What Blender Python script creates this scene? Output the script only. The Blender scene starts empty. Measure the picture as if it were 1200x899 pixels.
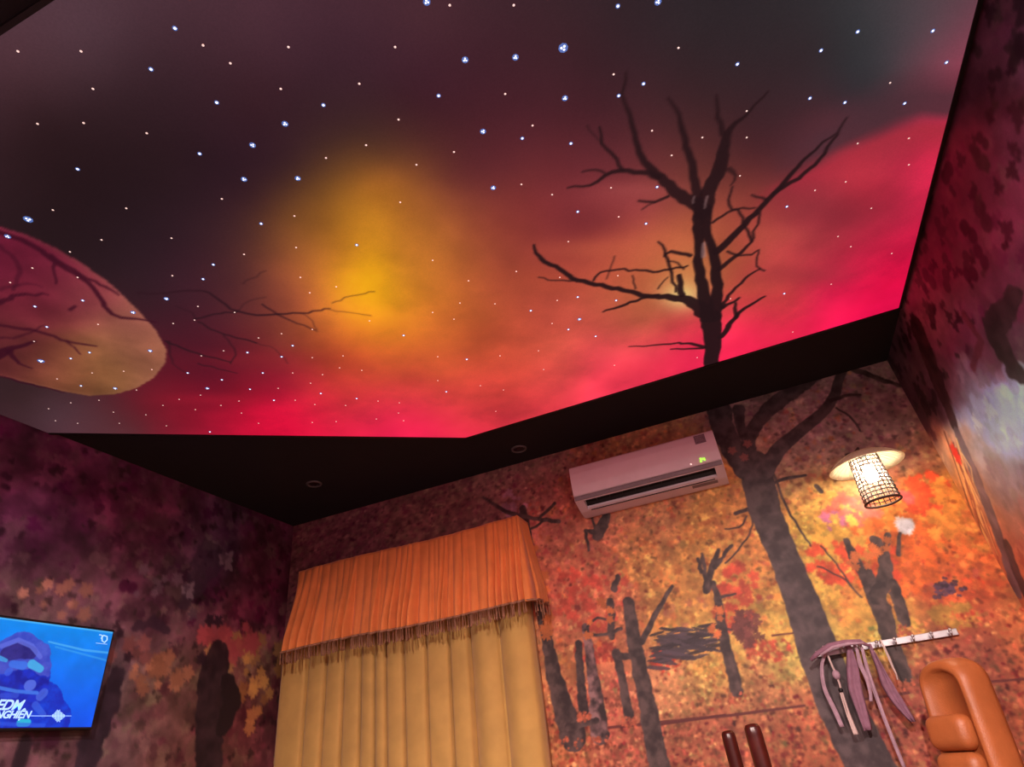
import bpy, bmesh, math, random
import numpy as np
from mathutils import Vector, Matrix

random.seed(7)
SC = bpy.context.scene
COL = SC.collection

# ------------------------------------------------------------------ camera
CAMZ = 1.15                       # eye height of a seated guest
FPX, YAW, PITCH, ROLL = 693.08, -0.322364, 0.560191, -0.133764
_cy, _sy, _cp, _sp = math.cos(YAW), math.sin(YAW), math.cos(PITCH), math.sin(PITCH)
FWD = np.array([_sy * _cp, _cy * _cp, _sp])
RGT = np.array([_cy, -_sy, 0.0])
UPV = np.cross(RGT, FWD)
_c, _s = math.cos(ROLL), math.sin(ROLL)
RGT, UPV = _c * RGT + _s * UPV, -_s * RGT + _c * UPV
CAM = np.array([0.0, 0.0, CAMZ])
cam_data = bpy.data.cameras.new('camera')
cam_data.sensor_width = 36.0
cam_data.lens = FPX / 1200 * 36
cam_data.clip_start = 0.02
cam = bpy.data.objects.new('camera', cam_data)
COL.objects.link(cam)
cam.matrix_world = Matrix(((RGT[0], UPV[0], -FWD[0], CAM[0]),
                           (RGT[1], UPV[1], -FWD[1], CAM[1]),
                           (RGT[2], UPV[2], -FWD[2], CAM[2]), (0, 0, 0, 1)))
SC.camera = cam

# ------------------------------------------------------------------ world, exposure
world = bpy.data.worlds.new('night')
SC.world = world
world.use_nodes = True
world.node_tree.nodes['Background'].inputs[0].default_value = (0.002, 0.002, 0.003, 1)
vs = SC.view_settings
vs.view_transform = 'Standard'
vs.look = 'None'
vs.exposure = 0.0
vs.gamma = 1.0
vs.use_curve_mapping = False
PANEL_GLOW = 0.86        # backlight behind the printed stretch film
BULB_W = 6.0             # wicker lamp in view
FILL_BULB_W = 26.0           # unseen copy on the right wall, added to brighten the room
FILL_DOWN_W = 205.0            # each unseen downlight behind the viewer, added as fill
SCREEN_GLOW = 1.0

# ------------------------------------------------------------------ room measures (metres)
H = 1.5
XL, XR, YB, ZC, YR = -2.745, 0.99, 3.13, CAMZ + H, -1.5

def ray(px, py):
    return FWD + RGT * ((px - 600) / FPX) - UPV * ((py - 449.5) / FPX)
def on_y(px, py, y):
    r = ray(px, py); return CAM + r * (y / r[1])
def on_x(px, py, x):
    r = ray(px, py); return CAM + r * (x / r[0])
def on_z(px, py, z):
    r = ray(px, py); return CAM + r * ((z - CAMZ) / r[2])
def project(P):
    d = P - CAM
    w = d @ FWD
    w = np.where(np.abs(w) < 1e-4, 1e-4, w)
    return 600 + FPX * (d @ RGT) / w, 449.5 - FPX * (d @ UPV) / w, w

# ------------------------------------------------------------------ materials
def new_mat(name):
    m = bpy.data.materials.new(name); m.use_nodes = True
    return m, m.node_tree, m.node_tree.nodes['Principled BSDF']
def lin(c):
    c = np.asarray(c, dtype=np.float64)
    if c.max() > 1.001: c = c / 255.0
    return np.where(c <= 0.04045, c / 12.92, ((c + 0.055) / 1.055) ** 2.4)
def mat(name, col, rough=0.6, metal=0.0, var=0.12, scale=18.0, bump=0.0, emit=0.0, sheen=0.0, bscale=None):
    m, nt, b = new_mat(name)
    c = lin(col)
    tc = nt.nodes.new('ShaderNodeTexCoord')
    n = nt.nodes.new('ShaderNodeTexNoise'); n.inputs['Scale'].default_value = scale
    n.inputs['Detail'].default_value = 4
    nt.links.new(tc.outputs['Object'], n.inputs['Vector'])
    r = nt.nodes.new('ShaderNodeValToRGB')
    r.color_ramp.elements[0].position = 0.3; r.color_ramp.elements[1].position = 0.7
    r.color_ramp.elements[0].color = (*[float(x * (1 - var)) for x in c], 1)
    r.color_ramp.elements[1].color = (*[float(min(1, x * (1 + var))) for x in c], 1)
    nt.links.new(n.outputs['Fac'], r.inputs['Fac'])
    nt.links.new(r.outputs['Color'], b.inputs['Base Color'])
    b.inputs['Roughness'].default_value = rough
    b.inputs['Metallic'].default_value = metal
    if sheen: b.inputs['Sheen Weight'].default_value = sheen
    if emit:
        nt.links.new(r.outputs['Color'], b.inputs['Emission Color'])
        b.inputs['Emission Strength'].default_value = emit
    if bump:
        n2 = nt.nodes.new('ShaderNodeTexNoise'); n2.inputs['Scale'].default_value = bscale or scale * 6
        nt.links.new(tc.outputs['Object'], n2.inputs['Vector'])
        bp = nt.nodes.new('ShaderNodeBump'); bp.inputs['Strength'].default_value = bump
        bp.inputs['Distance'].default_value = 0.004
        nt.links.new(n2.outputs['Fac'], bp.inputs['Height'])
        nt.links.new(bp.outputs['Normal'], b.inputs['Normal'])
    return m
def print_mat(name, rough=0.55, emit=0.0, grain=0.10, gscale=160.0, spec=0.3, diffuse=1.0, bump=0.12):
    """flat print: colour comes from the 'print' attribute of the sheet, with fine procedural grain"""
    m, nt, b = new_mat(name)
    a = nt.nodes.new('ShaderNodeAttribute'); a.attribute_name = 'print'
    tc = nt.nodes.new('ShaderNodeTexCoord')
    n = nt.nodes.new('ShaderNodeTexNoise'); n.inputs['Scale'].default_value = gscale
    nt.links.new(tc.outputs['Object'], n.inputs['Vector'])
    mr = nt.nodes.new('ShaderNodeMapRange')
    mr.inputs['From Min'].default_value = 0.3; mr.inputs['From Max'].default_value = 0.7
    mr.inputs['To Min'].default_value = 1 - grain; mr.inputs['To Max'].default_value = 1 + grain
    nt.links.new(n.outputs['Fac'], mr.inputs['Value'])
    mx = nt.nodes.new('ShaderNodeVectorMath'); mx.operation = 'SCALE'
    nt.links.new(a.outputs['Color'], mx.inputs[0]); nt.links.new(mr.outputs['Result'], mx.inputs['Scale'])
    if diffuse != 1.0:
        dm = nt.nodes.new('ShaderNodeVectorMath'); dm.operation = 'SCALE'
        dm.inputs['Scale'].default_value = diffuse
        nt.links.new(mx.outputs[0], dm.inputs[0]); nt.links.new(dm.outputs[0], b.inputs['Base Color'])
    else:
        nt.links.new(mx.outputs[0], b.inputs['Base Color'])
    b.inputs['Roughness'].default_value = rough
    b.inputs['Specular IOR Level'].default_value = spec
    if emit:
        nt.links.new(mx.outputs[0], b.inputs['Emission Color'])
        b.inputs['Emission Strength'].default_value = emit
    if bump:
        bp = nt.nodes.new('ShaderNodeBump'); bp.inputs['Strength'].default_value = bump
        bp.inputs['Distance'].default_value = 0.002
        nt.links.new(n.outputs['Fac'], bp.inputs['Height']); nt.links.new(bp.outputs['Normal'], b.inputs['Normal'])
    return m
def emit_mat(name, col, strength):
    m, nt, b = new_mat(name)
    c = lin(col)
    lw = nt.nodes.new('ShaderNodeTexNoise'); lw.inputs['Scale'].default_value = 3
    b.inputs['Base Color'].default_value = (*[float(x) for x in c], 1)
    b.inputs['Emission Color'].default_value = (*[float(x) for x in c], 1)
    b.inputs['Emission Strength'].default_value = strength
    b.inputs['Roughness'].default_value = 0.3
    return m

# ------------------------------------------------------------------ mesh helpers
def link(name, me, parent=None, material=None, smooth=False):
    o = bpy.data.objects.new(name, me); COL.objects.link(o)
    if parent is not None: o.parent = parent
    if material is not None and not me.materials: me.materials.append(material)
    if smooth: me.polygons.foreach_set('use_smooth', [True] * len(me.polygons))
    return o
def mesh(name, verts, faces, material, parent=None, smooth=False):
    me = bpy.data.meshes.new(name)
    me.from_pydata([tuple(map(float, v)) for v in verts], [], faces); me.update()
    return link(name, me, parent, material, smooth)
def from_bm(name, bm, material, parent=None, smooth=False):
    bmesh.ops.recalc_face_normals(bm, faces=bm.faces)
    me = bpy.data.meshes.new(name); bm.to_mesh(me); bm.free()
    return link(name, me, parent, material, smooth)
def bm_box(bm, c, s, bevel=0.0, seg=3, rot=None):
    r = bmesh.ops.create_cube(bm, size=1.0)
    vs_ = r['verts']
    bmesh.ops.scale(bm, verts=vs_, vec=s)
    if bevel:
        es = list({e for v in vs_ for e in v.link_edges})
        r2 = bmesh.ops.bevel(bm, geom=es, offset=bevel, segments=seg, affect='EDGES', profile=0.5)
        vs_ = list({v for f in r2['faces'] for v in f.verts} | {v for v in vs_ if v.is_valid})
    if rot is not None: bmesh.ops.rotate(bm, verts=vs_, cent=(0, 0, 0), matrix=rot)
    bmesh.ops.translate(bm, verts=vs_, vec=c)
def box(name, c, s, material, parent=None, bevel=0.0, seg=3, rot=None, smooth=False):
    bm = bmesh.new(); bm_box(bm, c, s, bevel, seg, rot)
    return from_bm(name, bm, material, parent, smooth)
def bm_tube(bm, pts, rads, n=8, caps=True):
    pts = [Vector(p) for p in pts]
    if not hasattr(rads, '__len__'): rads = [rads] * len(pts)
    rings = []
    prev = None
    for i, p in enumerate(pts):
        t = (pts[min(i + 1, len(pts) - 1)] - pts[max(i - 1, 0)]).normalized()
        a = prev - t * prev.dot(t) if prev is not None else t.orthogonal()
        if a.length < 1e-6: a = t.orthogonal()
        a.normalize(); prev = a; b = t.cross(a)
        rings.append([bm.verts.new(p + (a * math.cos(2 * math.pi * k / n) + b * math.sin(2 * math.pi * k / n)) * rads[i]) for k in range(n)])
    for r0, r1 in zip(rings, rings[1:]):
        for k in range(n):
            bm.faces.new((r0[k], r0[(k + 1) % n], r1[(k + 1) % n], r1[k]))
    if caps:
        bm.faces.new(rings[0][::-1]); bm.faces.new(rings[-1])
def tube(name, pts, rads, material, parent=None, n=8, smooth=True):
    bm = bmesh.new(); bm_tube(bm, pts, rads, n)
    return from_bm(name, bm, material, parent, smooth)
def bm_ring(bm, c, R, r, n=40, m=6):
    vs_ = [[bm.verts.new((c[0] + (R + r * math.cos(2 * math.pi * j / m)) * math.cos(2 * math.pi * i / n),
                          c[1] + (R + r * math.cos(2 * math.pi * j / m)) * math.sin(2 * math.pi * i / n),
                          c[2] + r * math.sin(2 * math.pi * j / m))) for j in range(m)] for i in range(n)]
    for i in range(n):
        for j in range(m):
            bm.faces.new((vs_[i][j], vs_[(i + 1) % n][j], vs_[(i + 1) % n][(j + 1) % m], vs_[i][(j + 1) % m]))
def bm_lathe(bm, prof, n=32, c=(0, 0, 0)):
    rings = []
    for r, z in prof:
        if r < 1e-6: rings.append([bm.verts.new((c[0], c[1], c[2] + z))])
        else: rings.append([bm.verts.new((c[0] + r * math.cos(2 * math.pi * k / n), c[1] + r * math.sin(2 * math.pi * k / n), c[2] + z)) for k in range(n)])
    for a, b in zip(rings, rings[1:]):
        for k in range(n):
            q = []
            for v in ((a[k % len(a)]), (a[(k + 1) % len(a)]), (b[(k + 1) % len(b)]), (b[k % len(b)])):
                if v not in q: q.append(v)
            if len(q) > 2: bm.faces.new(q)
def empty(name, loc=(0, 0, 0), rz=0.0):
    o = bpy.data.objects.new(name, None); COL.objects.link(o)
    o.empty_display_size = 0.1
    o.location = loc; o.rotation_euler = (0, 0, rz)
    return o
def tag(o, label, cat, group=None):
    o['label'] = label; o['category'] = cat
    if group: o['group'] = group
    return o
def struct(o, label=None):
    o['kind'] = 'structure'
    if label: o['label'] = label
    return o
def copy_tree(o, parent=None):
    c = o.copy(); COL.objects.link(c)
    if parent is not None: c.parent = parent
    for ch in o.children: copy_tree(ch, c)
    return c

# ------------------------------------------------------------------ printing helpers (numpy)
RS = np.random.RandomState(11)
def vnoise(h, w, cell, rs):
    gh, gw = int(h / cell) + 3, int(w / cell) + 3
    g = rs.rand(gh, gw).astype(np.float32)
    y = np.arange(h, dtype=np.float32) / cell; x = np.arange(w, dtype=np.float32) / cell
    y0 = y.astype(int); x0 = x.astype(int)
    fy = (y - y0); fx = (x - x0)
    fy = (fy * fy * (3 - 2 * fy))[:, None]; fx = (fx * fx * (3 - 2 * fx))[None]
    a = g[y0][:, x0]; b = g[y0][:, x0 + 1]; c = g[y0 + 1][:, x0]; d = g[y0 + 1][:, x0 + 1]
    return (a * (1 - fx) + b * fx) * (1 - fy) + (c * (1 - fx) + d * fx) * fy
def fbm(h, w, cell, octv=4, seed=0, gain=0.5):
    rs = np.random.RandomState(seed)
    s = np.zeros((h, w), np.float32); amp = 1.0; tot = 0.0
    for _ in range(octv):
        s += amp * vnoise(h, w, max(cell, 1.01), rs); tot += amp
        amp *= gain; cell *= 0.5
        if cell < 1.2: break
    return s / tot - 0.5
def gather(anchors, PX, PY, sig):
    """smooth colour field through colour samples of the print"""
    num = np.zeros(PX.shape + (3,), np.float32); den = np.zeros(PX.shape, np.float32)
    for x, y, c in anchors:
        d2 = (PX - x) ** 2 + (PY - y) ** 2
        w = np.exp(-d2 / (2 * sig * sig)) + 2e-3 * np.exp(-d2 / (18 * sig * sig)) + 1e-3 / (1 + (d2 / (sig * sig)) ** 2)
        num += w[..., None] * np.array(c, np.float32); den += w
    return num / den[..., None] / 255.0
def rbf(anchors, PX, PY, soft=22.0):
    """smooth interpolation through colour samples of the print"""
    A = np.array([(a[0], a[1]) for a in anchors], np.float64); C = np.array([a[2] for a in anchors], np.float64)
    D = np.sqrt(((A[:, None] - A[None]) ** 2).sum(-1) + soft * soft)
    n = len(A); K = np.zeros((n + 1, n + 1)); K[:n, :n] = -D + np.eye(n) * 5.0; K[:n, n] = 1; K[n, :n] = 1
    W = np.linalg.solve(K, np.vstack([C, np.zeros((1, 3))]))
    out = np.zeros(PX.shape + (3,), np.float32) + W[n].astype(np.float32)
    for (x, y), w in zip(A, W):
        out -= np.sqrt((PX - x) ** 2 + (PY - y) ** 2 + soft * soft)[..., None].astype(np.float32) * w.astype(np.float32)
    return np.clip(out, C.min(0), C.max(0)) / 255.0
def wiggle(pts, amt, seed):
    r = random.Random(seed); P = [np.array(p, float) for p in pts]; out = []
    for k in range(len(P) - 1):
        p0, p1, p2, p3 = P[max(k - 1, 0)], P[k], P[k + 1], P[min(k + 2, len(P) - 1)]
        L = float(np.hypot(*(p2 - p1)[:2])); n = max(2, min(5, int(L / 0.02)))
        for i in range(n):
            f = i / n
            q = 0.5 * ((2 * p1) + (p2 - p0) * f + (2 * p0 - 5 * p1 + 4 * p2 - p3) * f * f + (3 * p1 - p0 - 3 * p2 + p3) * f ** 3)
            q[2] = p1[2] + (p2[2] - p1[2]) * f
            if i: q[:2] += np.array((r.uniform(-1, 1), r.uniform(-1, 1))) * amt * min(L, 0.08)
            out.append(tuple(q))
    out.append(tuple(P[-1])); return out
class Canvas:
    """a print sheet in its own plane: u to the right, v up, metres"""
    def __init__(s, u0, u1, v0, v1, step):
        s.u0, s.v0, s.step = u0, v0, step
        s.w = int(round((u1 - u0) / step)) + 1; s.h = int(round((v1 - v0) / step)) + 1
        s.img = np.zeros((s.h, s.w, 3), np.float32)
        s.U = (u0 + np.arange(s.w) * step).astype(np.float32)
        s.V = (v0 + np.arange(s.h) * step).astype(np.float32)
    def window(s, u0, u1, v0, v1):
        i0 = max(0, int((u0 - s.u0) / s.step)); i1 = min(s.w, int((u1 - s.u0) / s.step) + 2)
        j0 = max(0, int((v0 - s.v0) / s.step)); j1 = min(s.h, int((v1 - s.v0) / s.step) + 2)
        return i0, i1, j0, j1
    def limb(s, pts, col, alpha=1.0, col2=None, soft=1.0, rough=0.0, seed=0, light=0.0):
        """tapered stroke; pts = (u, v, radius)"""
        us = [p[0] for p in pts]; vv = [p[1] for p in pts]; rm = max(p[2] for p in pts) * 1.4 + 3 * s.step
        i0, i1, j0, j1 = s.window(min(us) - rm, max(us) + rm, min(vv) - rm, max(vv) + rm)
        if i1 <= i0 or j1 <= j0: return
        U = s.U[i0:i1][None]; V = s.V[j0:j1][:, None]
        best = np.full((j1 - j0, i1 - i0), 9.0, np.float32); side = np.zeros_like(best)
        for a, b in zip(pts, pts[1:]):
            du, dv = b[0] - a[0], b[1] - a[1]; L2 = du * du + dv * dv + 1e-12
            t = np.clip(((U - a[0]) * du + (V - a[1]) * dv) / L2, 0, 1)
            d = np.hypot(U - a[0] - t * du, V - a[1] - t * dv)
            r = a[2] + (b[2] - a[2]) * t
            e = (d - r)
            m = e < best
            best = np.where(m, e, best)
            cr = ((U - a[0]) * dv - (V - a[1]) * du) / math.sqrt(L2) / np.maximum(r, 1e-4)
            side = np.where(m, cr, side)
        if rough:
            best = best + rough * fbm(best.shape[0], best.shape[1], 6, 3, seed) * 2
        k = np.clip(0.5 - best / (s.step * soft), 0, 1) * alpha
        c = np.array(col, np.float32) / 255.0
        cc = np.broadcast_to(c, k.shape + (3,)).copy()
        if col2 is not None:
            n = fbm(k.shape[0], k.shape[1], 9, 4, seed + 5)
            q = np.clip(0.5 + 2.2 * n + light * side, 0, 1)[..., None]
            cc = cc * (1 - q) + np.array(col2, np.float32) / 255.0 * q
        R = s.img[j0:j1, i0:i1]
        R += (cc - R) * k[..., None]
    def stamp(s, u, v, size, ang, col, kind=0, alpha=1.0):
        r = size * 1.15
        i0, i1, j0, j1 = s.window(u - r, u + r, v - r, v + r)
        if i1 <= i0 or j1 <= j0: return
        du = s.U[i0:i1][None] - u; dv = s.V[j0:j1][:, None] - v
        d = np.hypot(du, dv) / size
        th = np.arctan2(dv, du) - ang
        if kind == 0: lim = 0.55 + 0.30 * np.abs(np.cos(2.5 * th)) + 0.12 * np.cos(11 * th)
        elif kind == 3: lim = 1.0 / np.sqrt(np.cos(th) ** 2 + (np.sin(th) / 0.16) ** 2)
        elif kind == 1: lim = 0.30 + 0.65 * np.abs(np.cos(th))
        else: lim = 0.70 + 0.20 * np.cos(3 * th + 1) + 0.15 * np.cos(7 * th)
        k = np.clip((lim - d) * size / s.step + 0.5, 0, 1) * alpha
        R = s.img[j0:j1, i0:i1]
        R += (np.asarray(col, np.float32) - R) * k[..., None]
    def sample(s, U, V):
        x = np.clip((U - s.u0) / s.step, 0, s.w - 1.001); y = np.clip((V - s.v0) / s.step, 0, s.h - 1.001)
        x0 = x.astype(int); y0 = y.astype(int); fx = (x - x0)[..., None]; fy = (y - y0)[..., None]
        I = s.img
        return (I[y0, x0] * (1 - fx) + I[y0, x0 + 1] * fx) * (1 - fy) + (I[y0 + 1, x0] * (1 - fx) + I[y0 + 1, x0 + 1] * fx) * fy
def sheet(name, P, colour, material, parent=None, flip=False):
    """grid mesh of points P (rows, cols, 3) carrying the print as a colour attribute"""
    h, w = P.shape[:2]
    me = bpy.data.meshes.new(name)
    me.vertices.add(h * w); me.vertices.foreach_set('co', P.reshape(-1).astype(np.float32))
    idx = np.arange(h * w).reshape(h, w)
    q = np.stack([idx[:-1, :-1], idx[:-1, 1:], idx[1:, 1:], idx[1:, :-1]], -1).reshape(-1, 4)
    if flip: q = q[:, ::-1]
    nq = len(q)
    me.loops.add(nq * 4); me.loops.foreach_set('vertex_index', np.ascontiguousarray(q).reshape(-1).astype(np.int32))
    me.polygons.add(nq); me.polygons.foreach_set('loop_start', np.arange(0, nq * 4, 4, dtype=np.int32))
    me.polygons.foreach_set('loop_total', np.full(nq, 4, np.int32))
    me.update(calc_edges=True)
    at = me.attributes.new('print', 'FLOAT_COLOR', 'POINT')
    c = np.ones((h * w, 4), np.float32); c[:, :3] = lin(np.clip(colour.reshape(-1, 3), 0, 1)*0.999)
    at.data.foreach_set('color', c.reshape(-1))
    return link(name, me, parent, material)
def axis(*spans):
    out = []
    for a, b, st in spans:
        n = max(1, int(round((b - a) / st)))
        out.append(np.linspace(a, b, n + 1)[:-1])
    out.append(np.array([spans[-1][1]]))
    return np.concatenate(out)

# ================================================================== MATERIALS
M = dict(
    black=mat('matt black paint', (13, 12, 15), 0.9, var=0.2, scale=6, bump=0.1),
    profile=mat('black ceiling profile', (10, 10, 11), 0.5),
    plaster=mat('dark plaster', (70, 45, 45), 0.8),
    floor=mat('dark wood floor', (84, 62, 52), 0.45, var=0.3, scale=9),
    white_plastic=mat('white plastic', (212, 196, 205), 0.4, var=0.03),
    grey_plastic=mat('grey plastic', (120, 108, 116), 0.5, var=0.05),
    dark_plastic=mat('dark plastic', (14, 14, 17), 0.5, var=0.1),
    label_grey=mat('printed label', (110, 92, 104), 0.6, var=0.4, scale=160),
    ring=mat('dull metal ring', (95, 92, 92), 0.5, metal=0.2),
    lens=mat('dark glass', (20, 20, 22), 0.25),
    bamboo=mat('bamboo weave', (205, 185, 150), 0.6, var=0.25, scale=60),
    bamboo_dark=mat('dark bamboo', (58, 36, 30), 0.6, var=0.2, scale=40),
    steel=mat('brushed steel', (190, 190, 196), 0.35, metal=0.85, var=0.08),
    leather=mat('tan leather', (170, 98, 54), 0.42, var=0.12, scale=14, bump=0.25, bscale=240),
    wood=mat('dark red wood', (62, 19, 14), 0.3, var=0.3, scale=30),
    gold=mat('gold curtain cloth', (194, 156, 84), 0.8, var=0.10, scale=9, bump=0.3, bscale=700, sheen=0.2),
    orange=mat('orange valance cloth', (226, 134, 68), 0.75, var=0.12, scale=9, bump=0.3, bscale=700, sheen=0.2),
    fringe=mat('fringe', (150, 108, 84), 0.8, var=0.3, scale=90),
    lilac=mat('lilac cloth', (176, 148, 164), 0.8, var=0.15, scale=40),
    mauve=mat('mauve cloth', (140, 102, 122), 0.8, var=0.15, scale=40),
    cream=mat('cream cord', (205, 185, 180), 0.7, var=0.1),
)

# ================================================================== STRUCTURE
# ---- floor, black ceiling board, rear wall
def slab(name, x0, x1, y0, y1, z0, z1, m):
    return struct(box(name, ((x0 + x1) / 2, (y0 + y1) / 2, (z0 + z1) / 2), (x1 - x0, y1 - y0, z1 - z0), m))
slab('floor', XL - 0.1, XR + 0.1, YR - 0.1, YB + 0.1, -0.1, 0.0, M['floor'])
ceiling = slab('ceiling', XL - 0.1, XR + 0.1, YR - 0.1, YB + 0.1, ZC, ZC + 0.1, M['black'])
ceiling['label'] = 'matt black ceiling board around the printed panel'
slab('wall_rear', XL - 0.1, XR + 0.1, YR - 0.1, YR, 0.0, ZC, M['plaster'])

# ---- printed, backlit stretch panel with fibre-optic stars
PZ = ZC - 0.012
PA, PB, PL = on_z(545, 513, PZ), on_z(1055, 362, PZ), on_z(60, 507, PZ)
PYB = (PA[1] + PB[1]) / 2; PYF = on_z(40, 10, PZ)[1]
XR_P = XR - 0.012
PLy = PL[1]; XL_P = XL + 0.004
FX, FY = -1.45, 1.10           # front chamfer, out of frame
def panel_left(y):
    if y >= PLy: return XL_P + (PA[0] - XL_P) * (y - PLy) / (PYB - PLy)
    if y <= FY: return FX + (XL_P - FX) * (y - PYF) / (FY - PYF)
    return XL_P
CEIL = [
 (20,60,(78,52,60)),(100,30,(80,57,66)),(150,100,(52,34,40)),(50,150,(45,28,32)),(300,30,(72,46,56)),(300,120,(54,31,38)),
 (200,200,(42,26,31)),(100,230,(37,23,27)),(500,20,(70,42,50)),(500,120,(62,32,40)),(400,160,(66,42,38)),(650,30,(58,36,42)),
 (800,30,(46,38,42)),(950,60,(50,42,46)),(1090,30,(90,70,78)),(1060,90,(84,62,70)),(900,130,(60,38,43)),(1000,130,(70,46,54)),
 (700,130,(70,35,42)),(620,200,(104,45,48)),(560,150,(75,36,42)),(450,215,(160,100,40)),(445,260,(205,138,38)),(435,320,(228,166,24)),
 (430,350,(228,164,28)),(470,300,(212,136,45)),(520,280,(186,110,50)),(400,300,(204,132,40)),(345,265,(118,74,40)),(300,300,(84,48,42)),
 (350,350,(170,88,54)),(580,300,(166,80,55)),(560,400,(188,86,50)),(640,380,(182,76,60)),(600,450,(205,72,60)),(500,500,(228,42,78)),
 (450,480,(214,46,70)),(350,495,(222,22,62)),(300,485,(198,20,55)),(210,480,(128,24,42)),(250,440,(98,22,40)),(225,330,(62,32,42)),
 (150,500,(90,44,50)),(60,490,(80,54,62)),(30,470,(60,38,42)),(680,270,(130,52,52)),(740,250,(150,66,64)),(720,300,(172,78,60)),
 (790,300,(180,96,62)),(760,375,(196,100,72)),(700,430,(236,72,86)),(800,410,(240,52,86)),(870,390,(226,44,78)),(900,300,(176,70,65)),
 (950,250,(162,56,65)),(895,250,(152,64,58)),(1000,190,(178,50,66)),(1085,160,(198,46,74)),(1050,240,(172,38,64)),(1050,330,(242,18,76)),
 (985,372,(240,28,82)),(1090,200,(202,40,75)),(1000,300,(196,40,70)),(930,195,(92,44,50)),(880,180,(74,38,42)),(1040,130,(74,48,56)),
 (960,350,(215,40,76)),(520,440,(196,80,52)),(400,440,(190,60,50)),(300,400,(112,40,44)),(330,440,(138,30,46)),(280,462,(146,22,44)),(400,472,(204,48,60)),(270,380,(88,36,44)),(330,400,(140,62,50)),(160,480,(110,32,44)),(180,340,(52,30,38)),
 (340,200,(62,38,38)),(390,205,(98,64,38)),(300,240,(62,36,38)),(500,205,(124,72,44)),(545,205,(100,48,46)),(450,182,(88,56,38)),(600,260,(138,60,52)),(250,270,(54,32,38)),(365,240,(112,72,38)),(960,290,(168,52,64)),(920,350,(196,62,66)),(850,330,(180,84,62)),(660,420,(206,84,70)),
 (-150,300,(48,28,34)),(-100,100,(70,46,54)),(300,-150,(70,45,52)),(900,-150,(52,40,46)),(1200,-150,(88,66,74)),(-100,450,(60,38,44)),
]
MOON_C = [(20,290,(118,32,58)),(60,310,(122,38,60)),(100,345,(134,58,66)),(40,360,(112,36,52)),(150,390,(152,88,78)),(125,425,(154,106,62)),
          (60,430,(146,80,60)),(20,410,(108,46,50)),(180,420,(152,96,72)),(90,445,(150,92,62)),(-60,350,(100,32,50))]
def moon_mask(PX, PY):
    # rim of the printed moon, traced once and laid on the film
    rim = np.array([(-90,262),(-40,260),(0,266),(30,275),(60,288),(95,308),(130,333),(160,362),(182,386),(195,410),(194,425),(180,443),(160,455),(135,462),(105,464),(75,459),(30,448),(0,441),(-60,425),(-120,390),(-140,320)], float)
    inside = np.zeros(PX.shape, bool)
    n = len(rim)
    for i in range(n):
        x0, y0 = rim[i]; x1, y1 = rim[(i + 1) % n]
        c = ((y0 > PY) != (y1 > PY)) & (PX < (x1 - x0) * (PY - y0) / (y1 - y0 + 1e-9) + x0)
        inside ^= c
    return inside
def blur(a, n=1):
    for _ in range(n):
        b = np.pad(a, 1, mode='edge')
        a = (b[:-2, 1:-1] + b[2:, 1:-1] + b[1:-1, :-2] + b[1:-1, 2:] + 2 * b[1:-1, 1:-1]) / 6
    return a
cv = Canvas(XL, XR, PYF - 0.02, PYB + 0.02, 0.005)
_P = np.zeros((cv.h, cv.w, 3)); _P[..., 0] = cv.U[None]; _P[..., 1] = cv.V[:, None]; _P[..., 2] = PZ
PX, PY, _w = project(_P)
PX = np.clip(PX, -400, 1600).astype(np.float32); PY = np.clip(PY, -500, 900).astype(np.float32)
n1 = fbm(cv.h, cv.w, 70, 4, 3); n2 = fbm(cv.h, cv.w, 70, 4, 4)
cv.img[:] = rbf(CEIL, PX + 26 * n1, PY + 22 * n2)
cl = fbm(cv.h, cv.w, 46, 5, 9)
red = np.clip((cv.img[..., 0] - 0.38) * 3, 0, 1)
cv.img *= (1 + (0.12 + 0.28 * red) * cl)[..., None]
# cloud edge towards the upper right: red cloud under dark sky
edge_y = np.interp(PX, [840, 900, 960, 1010, 1050, 1080, 1120, 1300], [238, 214, 192, 168, 148, 140, 143, 150]) + 14 * n2
k = np.clip((PY - edge_y) / 10, 0, 1) * np.clip((PX - 880) / 60, 0, 1)
dk = np.clip((edge_y - PY) / 12, 0, 1) * np.clip((PX - 900) / 60, 0, 1) * np.clip((PY - edge_y + 70) / 40, 0, 1)
cv.img += (np.array((172, 48, 64)) / 255 - cv.img) * (k * np.clip((edge_y + 50 - PY) / 45, 0, 1) * 0.8)[..., None]
cv.img += (np.array((74, 48, 56)) / 255 - cv.img) * (dk * 0.8)[..., None]
# pale cloud rims near the tree
for (x, y, sx, sy, c, a) in [(800,345,24,17,(232,220,140),0.9),(806,318,34,26,(214,150,84),0.6),(770,290,50,26,(196,104,70),0.45),(742,232,60,20,(158,72,72),0.4),(690,258,52,20,(108,42,48),0.5),(700,292,60,11,(186,92,66),0.4),(752,222,44,9,(164,80,78),0.4),(985,252,62,20,(122,40,52),0.5),(935,322,60,11,(148,50,58),0.45),(1000,205,40,9,(188,54,70),0.4),(905,275,40,9,(180,84,68),0.35),(640,330,50,16,(186,84,58),0.35),(860,360,30,12,(206,64,70),0.3),(300,420,60,10,(150,40,48),0.35),(250,468,60,7,(176,30,52),0.4)]:
    g = np.exp(-((PX - x) / sx) ** 2 - ((PY - y) / sy) ** 2 + 0.8 * n1) * a
    cv.img += (np.array(c) / 255 - cv.img) * np.clip(g, 0, 1)[..., None]
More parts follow.
